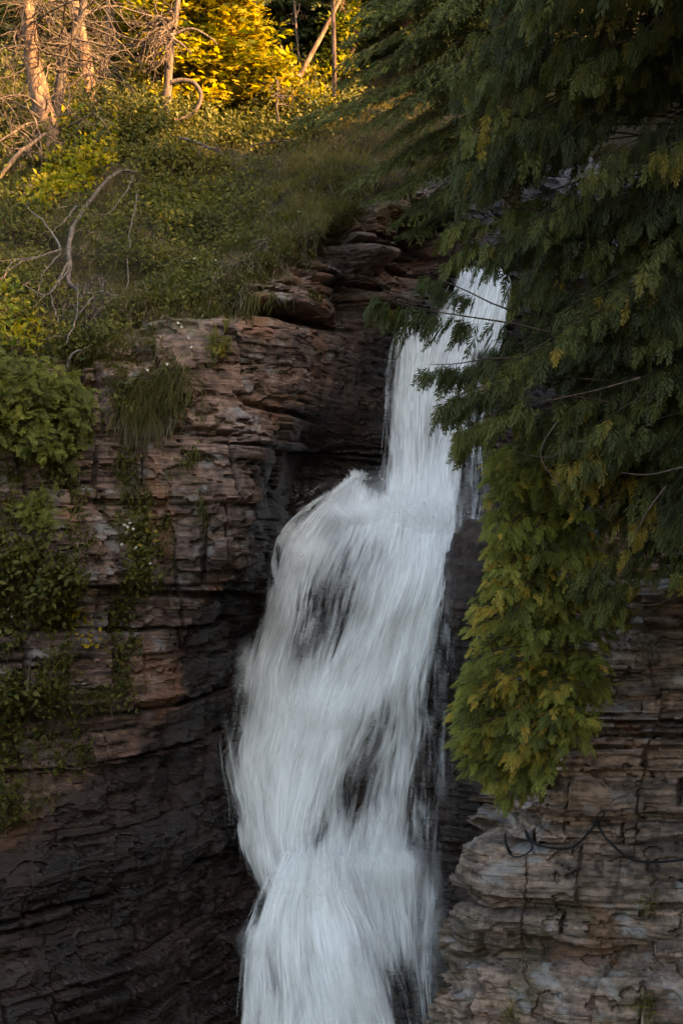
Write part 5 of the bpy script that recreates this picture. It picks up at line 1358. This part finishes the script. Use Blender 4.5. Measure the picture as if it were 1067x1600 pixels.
# ------------------------------------------------------------ golden maple and the wood behind
def leafy_tree(name, label, base, blobs, n, tpl, size, mat, tint, trunk_r=0.12, cl=14, cs=0.28, dirv=(0, -0.7, -0.1), jit=0.6, top=None):
    t = empty(name, base, label=label, cat='tree')
    leaf, wood, trunk = Acc(), Acc(), Acc()
    top = np.asarray(base) + [0.2, 0, 5] if top is None else top
    tp = spline([base, (np.asarray(base) + top) / 2 + [0.2, 0, 0], top], 16)
    tube(trunk, tp, np.linspace(trunk_r, trunk_r * .4, 16), 8, rough=0.08)
    W = np.array([b[3] * b[4] for b in blobs], float); W /= W.sum()
    for (px, py, Y, rx, ry_), w in zip(blobs, W):
        m = max(3, int(n * w / cl)); th = R.uniform(0, 2 * PI, m); rr = np.sqrt(R.random(m))
        c = P(px + rx * rr * np.cos(th), py + ry_ * rr * np.sin(th), Y + R.uniform(-0.9, 0.9, m) - 0.3 * (1 - rr))
        cc = np.repeat(c, cl, 0) + R.normal(0, cs, (m * cl, 3)) * [1, 0.8, 0.45]
        tn = np.clip(np.repeat(R.normal(tint[0], tint[1], m), cl) + R.normal(0, 0.1, m * cl), 0, 1)
        put(leaf, tpl, cc, np.asarray(dirv) + jit * runit(m * cl), R.uniform(*size, m * cl), tn, upj=0.45)
        root = tp[np.argmin(abs(tp[:, 2] - (c[:, 2].mean() - 0.8)))]
        for k in range(0, m, 4): tube(wood, spline([root, root * .4 + c[k] * .6 + [0, 0, .2], c[k]], 7), np.linspace(0.035, 0.008, 7), 4)
    _t = trunk.build('trunk', M_BARK, t, True); wood.build('branch', M_TWIG, _t, True)['kind'] = 'stuff'; leaf.build('crown', mat, t)
    return t
leafy_tree('maple_tree', 'golden sunlit maple whose lowest branch spreads beside the dark wood', P(330, 190, 44.5),
           [(300, 15, 44, 95, 30), (365, 55, 43.6, 75, 22), (405, 95, 43.2, 52, 18), (345, 105, 43.4, 80, 22), (285, 75, 43.8, 70, 34), (425, 128, 43, 28, 14), (320, 145, 43, 80, 16), (385, 30, 44.2, 24, 30), (330, -40, 44, 100, 40), (235, 40, 44.4, 40, 30), (240, 110, 44.2, 40, 22)], 7600, MAPLE, (0.16, 0.30), M_MAPLE, (0.78, 0.22), cs=0.24)
leafy_tree('maple_tree', 'yellow-green maple behind the thin pale trunk', P(205, 185, 46.5),
           [(200, 30, 45.5, 40, 40), (210, 90, 45.5, 40, 40), (160, 60, 46, 34, 50), (190, 140, 45.5, 40, 26), (230, 140, 45, 30, 26), (200, -40, 45.5, 60, 40), (110, 30, 46, 30, 40)], 6400, MAPLE, (0.16, 0.28), M_MAPLE, (0.78, 0.22))
leafy_tree('broadleaf_tree', 'dim green tree behind the leaning conifers at the frame edge', P(40, 190, 48),
           [(30, 40, 47, 60, 50), (20, 110, 46.5, 50, 40), (90, 40, 47, 40, 50), (60, 90, 47, 40, 40), (110, 110, 46.5, 30, 50), (20, 180, 45.5, 50, 30)], 8000, LEAF, (0.18, 0.32), M_HERB, (0.55, 0.2))
leafy_tree('broadleaf_tree', 'small green tree with lit yellow leaves beside the spruce tips', P(545, 120, 47),
           [(545, 20, 46.5, 16, 26), (535, 50, 46.5, 14, 20), (525, 100, 46, 20, 20)], 900, LEAF, (0.16, 0.28), M_MAPLE, (0.4, 0.2))

def spruce_proto():
    leaf, trunk = Acc(), Acc()
    H = 15.0
    tube(trunk, np.stack([np.zeros(14), np.zeros(14), np.linspace(-1, H, 14)], -1), np.linspace(0.22, 0.02, 14), 8, rough=0.08)
    for z in np.arange(0.8, H, 0.42):
        ln = 2.5 * (1 - z / H) ** 0.8 + 0.25
        for a in R.uniform(0, 2 * PI, 6):
            d = np.array([math.cos(a), math.sin(a), -0.18]); n = int(8 + 10 * ln)
            t = R.uniform(0.1, 1, n)[:, None]; sv = np.array([-d[1], d[0], 0])
            sg = R.uniform(-1, 1, n)[:, None]
            pos = np.array([0, 0, z]) + d * t * ln + sv * sg * 0.38 * (1.2 - t) * min(ln, 1.4) - np.array([0, 0, 0.25]) * t * t
            put(leaf, NEEDLE, pos, d + sv * sg * .7 + [0, 0, -.3] + .3 * runit(n), R.uniform(0.45, 0.75, n), R.uniform(0.0, 0.7, n))
    return leaf, trunk
_lf, _tr = spruce_proto()
_first = None
SPR = [(395, 105, 51, 1.1, 'dark spruce directly behind the golden maple'), (440, 100, 50, 1.25, 'dark spruce with dim trunk left of the leaning tree'), (500, 95, 51, 1.2, 'dark spruce behind the leaning tree'), (560, 90, 53, 1.3, 'dark spruce behind the small yellow-leaved tree'),
       (5, 110, 51, 1.1, 'dark spruce at the frame edge behind the dead conifer'), (75, 100, 52, 1.2, 'dark spruce seen between the conifer trunks'), (140, 95, 53, 1.15, 'dark spruce behind the pinkish trunk'), (230, 85, 53, 1.2, 'dark spruce behind the yellow-green maple'), (310, 80, 54, 1.3, 'dark spruce rising above the golden maple'),
       (640, 110, 48, 1.3, 'dark spruce standing behind the overhanging spruce'), (720, 120, 49, 1.35, 'tall dark spruce over the head of the gorge'), (820, 110, 47, 1.3, 'tall dark spruce behind the cedar crown')]  # last three added under cover to shade the wood on their left
for px, py, Y, sc, lb in SPR:
    b = P(px, py, Y)
    if _first is None:
        t = empty('spruce_tree', (0, 0, 0), label=lb, cat='tree', group='spruces in the wood behind')
        c = _lf.build('crown', M_SPRUCE, t); k = _tr.build('trunk', M_BARK, t, True); _first = (t, c, k)
    else:
        t = _first[0].copy(); COL.objects.link(t); t['label'] = lb
        for ch in _first[1:]:
            q = ch.copy(); COL.objects.link(q); q.parent = t
    t.location = [float(v) for v in b]; t.scale = (sc,) * 3; t.rotation_euler = (0, 0, R.uniform(0, 6.28))

# trees on the far rim, out of the picture; they break up the low sunlight
_f = Acc()
for k in range(260):
    Y = R.uniform(-25, 44); x = max(6.5, 0.245 * Y + 1.8) + R.uniform(2.6, 8)
    h = ridge_height(Y) - 0.3
    m = 60; pos = np.array([x, Y, h]) + R.normal(0, 1, (m, 3)) * [0.8, 0.8, 0.45] + [0, 0, R.uniform(-0.2, 0.5)]
    put(_f, LEAF, pos, np.array([0, 0, -.4]) + runit(m), R.uniform(0.4, 0.8, m), R.uniform(0.1, 0.8, m))
# two unseen pines added to shade the upper left: bare boles, high crowns
for (x, Y, zt) in ((14.4, 36.2, 32.0), (15.4, 34.2, 33.5)):
    tube(_f, np.array([[x, Y, 18.0], [x + .1, Y, 25.0], [x, Y + .1, 35.0]]), [0.28, 0.22, 0.08], 7, tint=0.1)
    for _ in range(46):
        c = np.array([x, Y, zt]) + R.normal(0, 1, 3) * [1.5, 1.5, 1.7]
        m = 34; put(_f, LEAF, c + R.normal(0, 0.45, (m, 3)), np.array([0, 0, -.4]) + runit(m), R.uniform(0.5, 0.9, m), R.uniform(0.1, 0.6, m))
tag(_f.build('shade_forest', M_CEDAR), 'unseen evergreen wood and pines added along the rim to break up sunlight', kind='stuff')

# ------------------------------------------------------------ right-hand outcrop details
def rope():
    def L(pp, r, n=40, Yo=0.10):
        q = np.array(pp, float); c = spline(np.stack([q[:, 0], q[:, 1], 0 * q[:, 0]], 1), n)
        s = osurf(c[:, 0], c[:, 1]); Y = s[:, 1]
        Y = np.array([Y[max(0, k - 4):k + 5].min() for k in range(n)]); Y = np.convolve(np.pad(Y, 3, 'edge'), np.ones(7) / 7, 'valid') - Yo
        return P(c[:, 0], c[:, 1], Y), r
    m, nt, out = new_mat('black_cable')
    pos = N(nt, 'NewGeometry').outputs['Position']
    nz = N(nt, 'TexNoise', {'Vector': pos, 'Scale': 60.0, 'Detail': 3.0})
    bs = N(nt, 'BsdfPrincipled', {'Base Color': ramp(nt, nz.outputs[0], [(0.3, (0.006, 0.006, 0.006)), (0.7, (0.016, 0.015, 0.015))]).outputs[0], 'Roughness': 0.8, 'Specular IOR Level': 0.15})
    nt.links.new(bs.outputs[0], out.inputs[0])
    p0, _ = L([(821, 1298), (833, 1316), (850, 1323), (880, 1326), (900, 1320), (920, 1300), (932, 1286)], 0.02)
    t = empty('cable', p0[-1], label='black cable looped along the pale rock outcrop and knotted to an anchor', cat='cable')
    a = Acc(); tube(a, p0, 0.019, 8)
    p, _ = L([(932, 1286), (945, 1308), (965, 1328), (985, 1342), (1010, 1347), (1040, 1346), (1075, 1342), (1110, 1335)], 0.02); tube(a, p, 0.020, 8)
    p, _ = L([(831, 1316), (829, 1328), (818, 1336), (805, 1339), (795, 1333), (790, 1318), (789, 1303)], 0.02); tube(a, p, 0.012, 8)
    _t = a.build('line', m, t, True)
    k = Acc(); p, _ = L([(932, 1286), (931, 1278), (936, 1270), (944, 1268), (940, 1278), (933, 1286)], 0.02, 24, 0.12); tube(k, p, 0.012, 8)
    c = P(931, 1286, p0[-1][1] - 0.03)
    th = np.linspace(0, 4 * PI, 40); tube(k, c + np.stack([0.045 * np.cos(th), 0.04 * np.sin(th), np.linspace(-0.045, 0.05, 40)], -1), 0.022, 7)
    k.build('knot', m, _t, True)
    e = Acc(); p, _ = L([(819, 1296), (823, 1305), (830, 1315)], 0.02, 12); tube(e, p, np.linspace(0.012, 0.036, 12), 8)
    e.build('sleeve', m, _t, True); e = Acc()
    p, _ = L([(789, 1303), (790, 1318), (797, 1334)], 0.02, 12); tube(e, p, np.linspace(0.016, 0.030, 12), 8)
    e.build('sleeve', m, _t, True)
rope()
def ostick(label, ctrl, r, tw):
    pts = spline([P(x, y, 22.0 + d) for x, y, d in ctrl], 14)
    t = empty('dead_twig', pts[0], label=label, cat='twig'); a = Acc()
    tube(a, pts, np.linspace(r, r * .3, 14), 5, tint=0.9); _t = a.build('limb', M_DEAD, t, True)
    b = Acc()
    for _ in range(tw): twig_tree(b, pts[R.integers(2, 12)], np.array([-0.8, -0.2, -0.5]) + .7 * runit(1)[0], R.uniform(.3, .7), 0.006, 1, 0.25, -.02, 2)
    b.build('twig', M_DEAD, _t, True)['kind'] = 'stuff'
ostick('dry twigs sticking out over the rock at the frame edge above the cable', [(1080, 1185, 0), (1035, 1210, -.2), (990, 1235, -.4), (965, 1258, -.5)], 0.013, 9)
ostick('pale dead twigs beside the cedar lobe at the frame edge', [(1085, 925, 0), (1050, 935, -.2), (1020, 945, -.4), (985, 945, -.5)], 0.016, 7)
ostick('long straight twig crossing the stacked ledges', [(1090, 985, 0), (1050, 1030, -.2), (1005, 1080, -.3), (985, 1110, -.4)], 0.010, 5)
def oplant(label, x, y, n, mat=M_HERB):
    p = osurf(x, y)[0] + [0, -0.08, 0]; a = Acc()
    pos = p + R.normal(0, 1, (n, 3)) * [0.1, 0.05, 0.14]
    blades(a, pos, np.array([0, -.5, .3]) + .6 * runit(n), R.uniform(.1, .25, n), R.uniform(.004, .008, n), R.uniform(.3, .9, n), R.uniform(0, 1, n))
    tag(a.build('grass_tuft', mat), label, 'grass', None, 'stuff')
oplant('small green tuft in the crack under the cable', 1012, 1410, 90)
oplant('tuft of weeds low on the outcrop near the bottom', 1015, 1560, 110)
oplant('rusty dry tuft on the ledge beside the young cedar', 1000, 1010, 150, M_DEADGRASS)
oplant('dry rootlets under the stacked ledges', 975, 1150, 130, M_DEADGRASS)
oplant('weeds at the bottom edge of the frame on the outcrop', 800, 1585, 90)
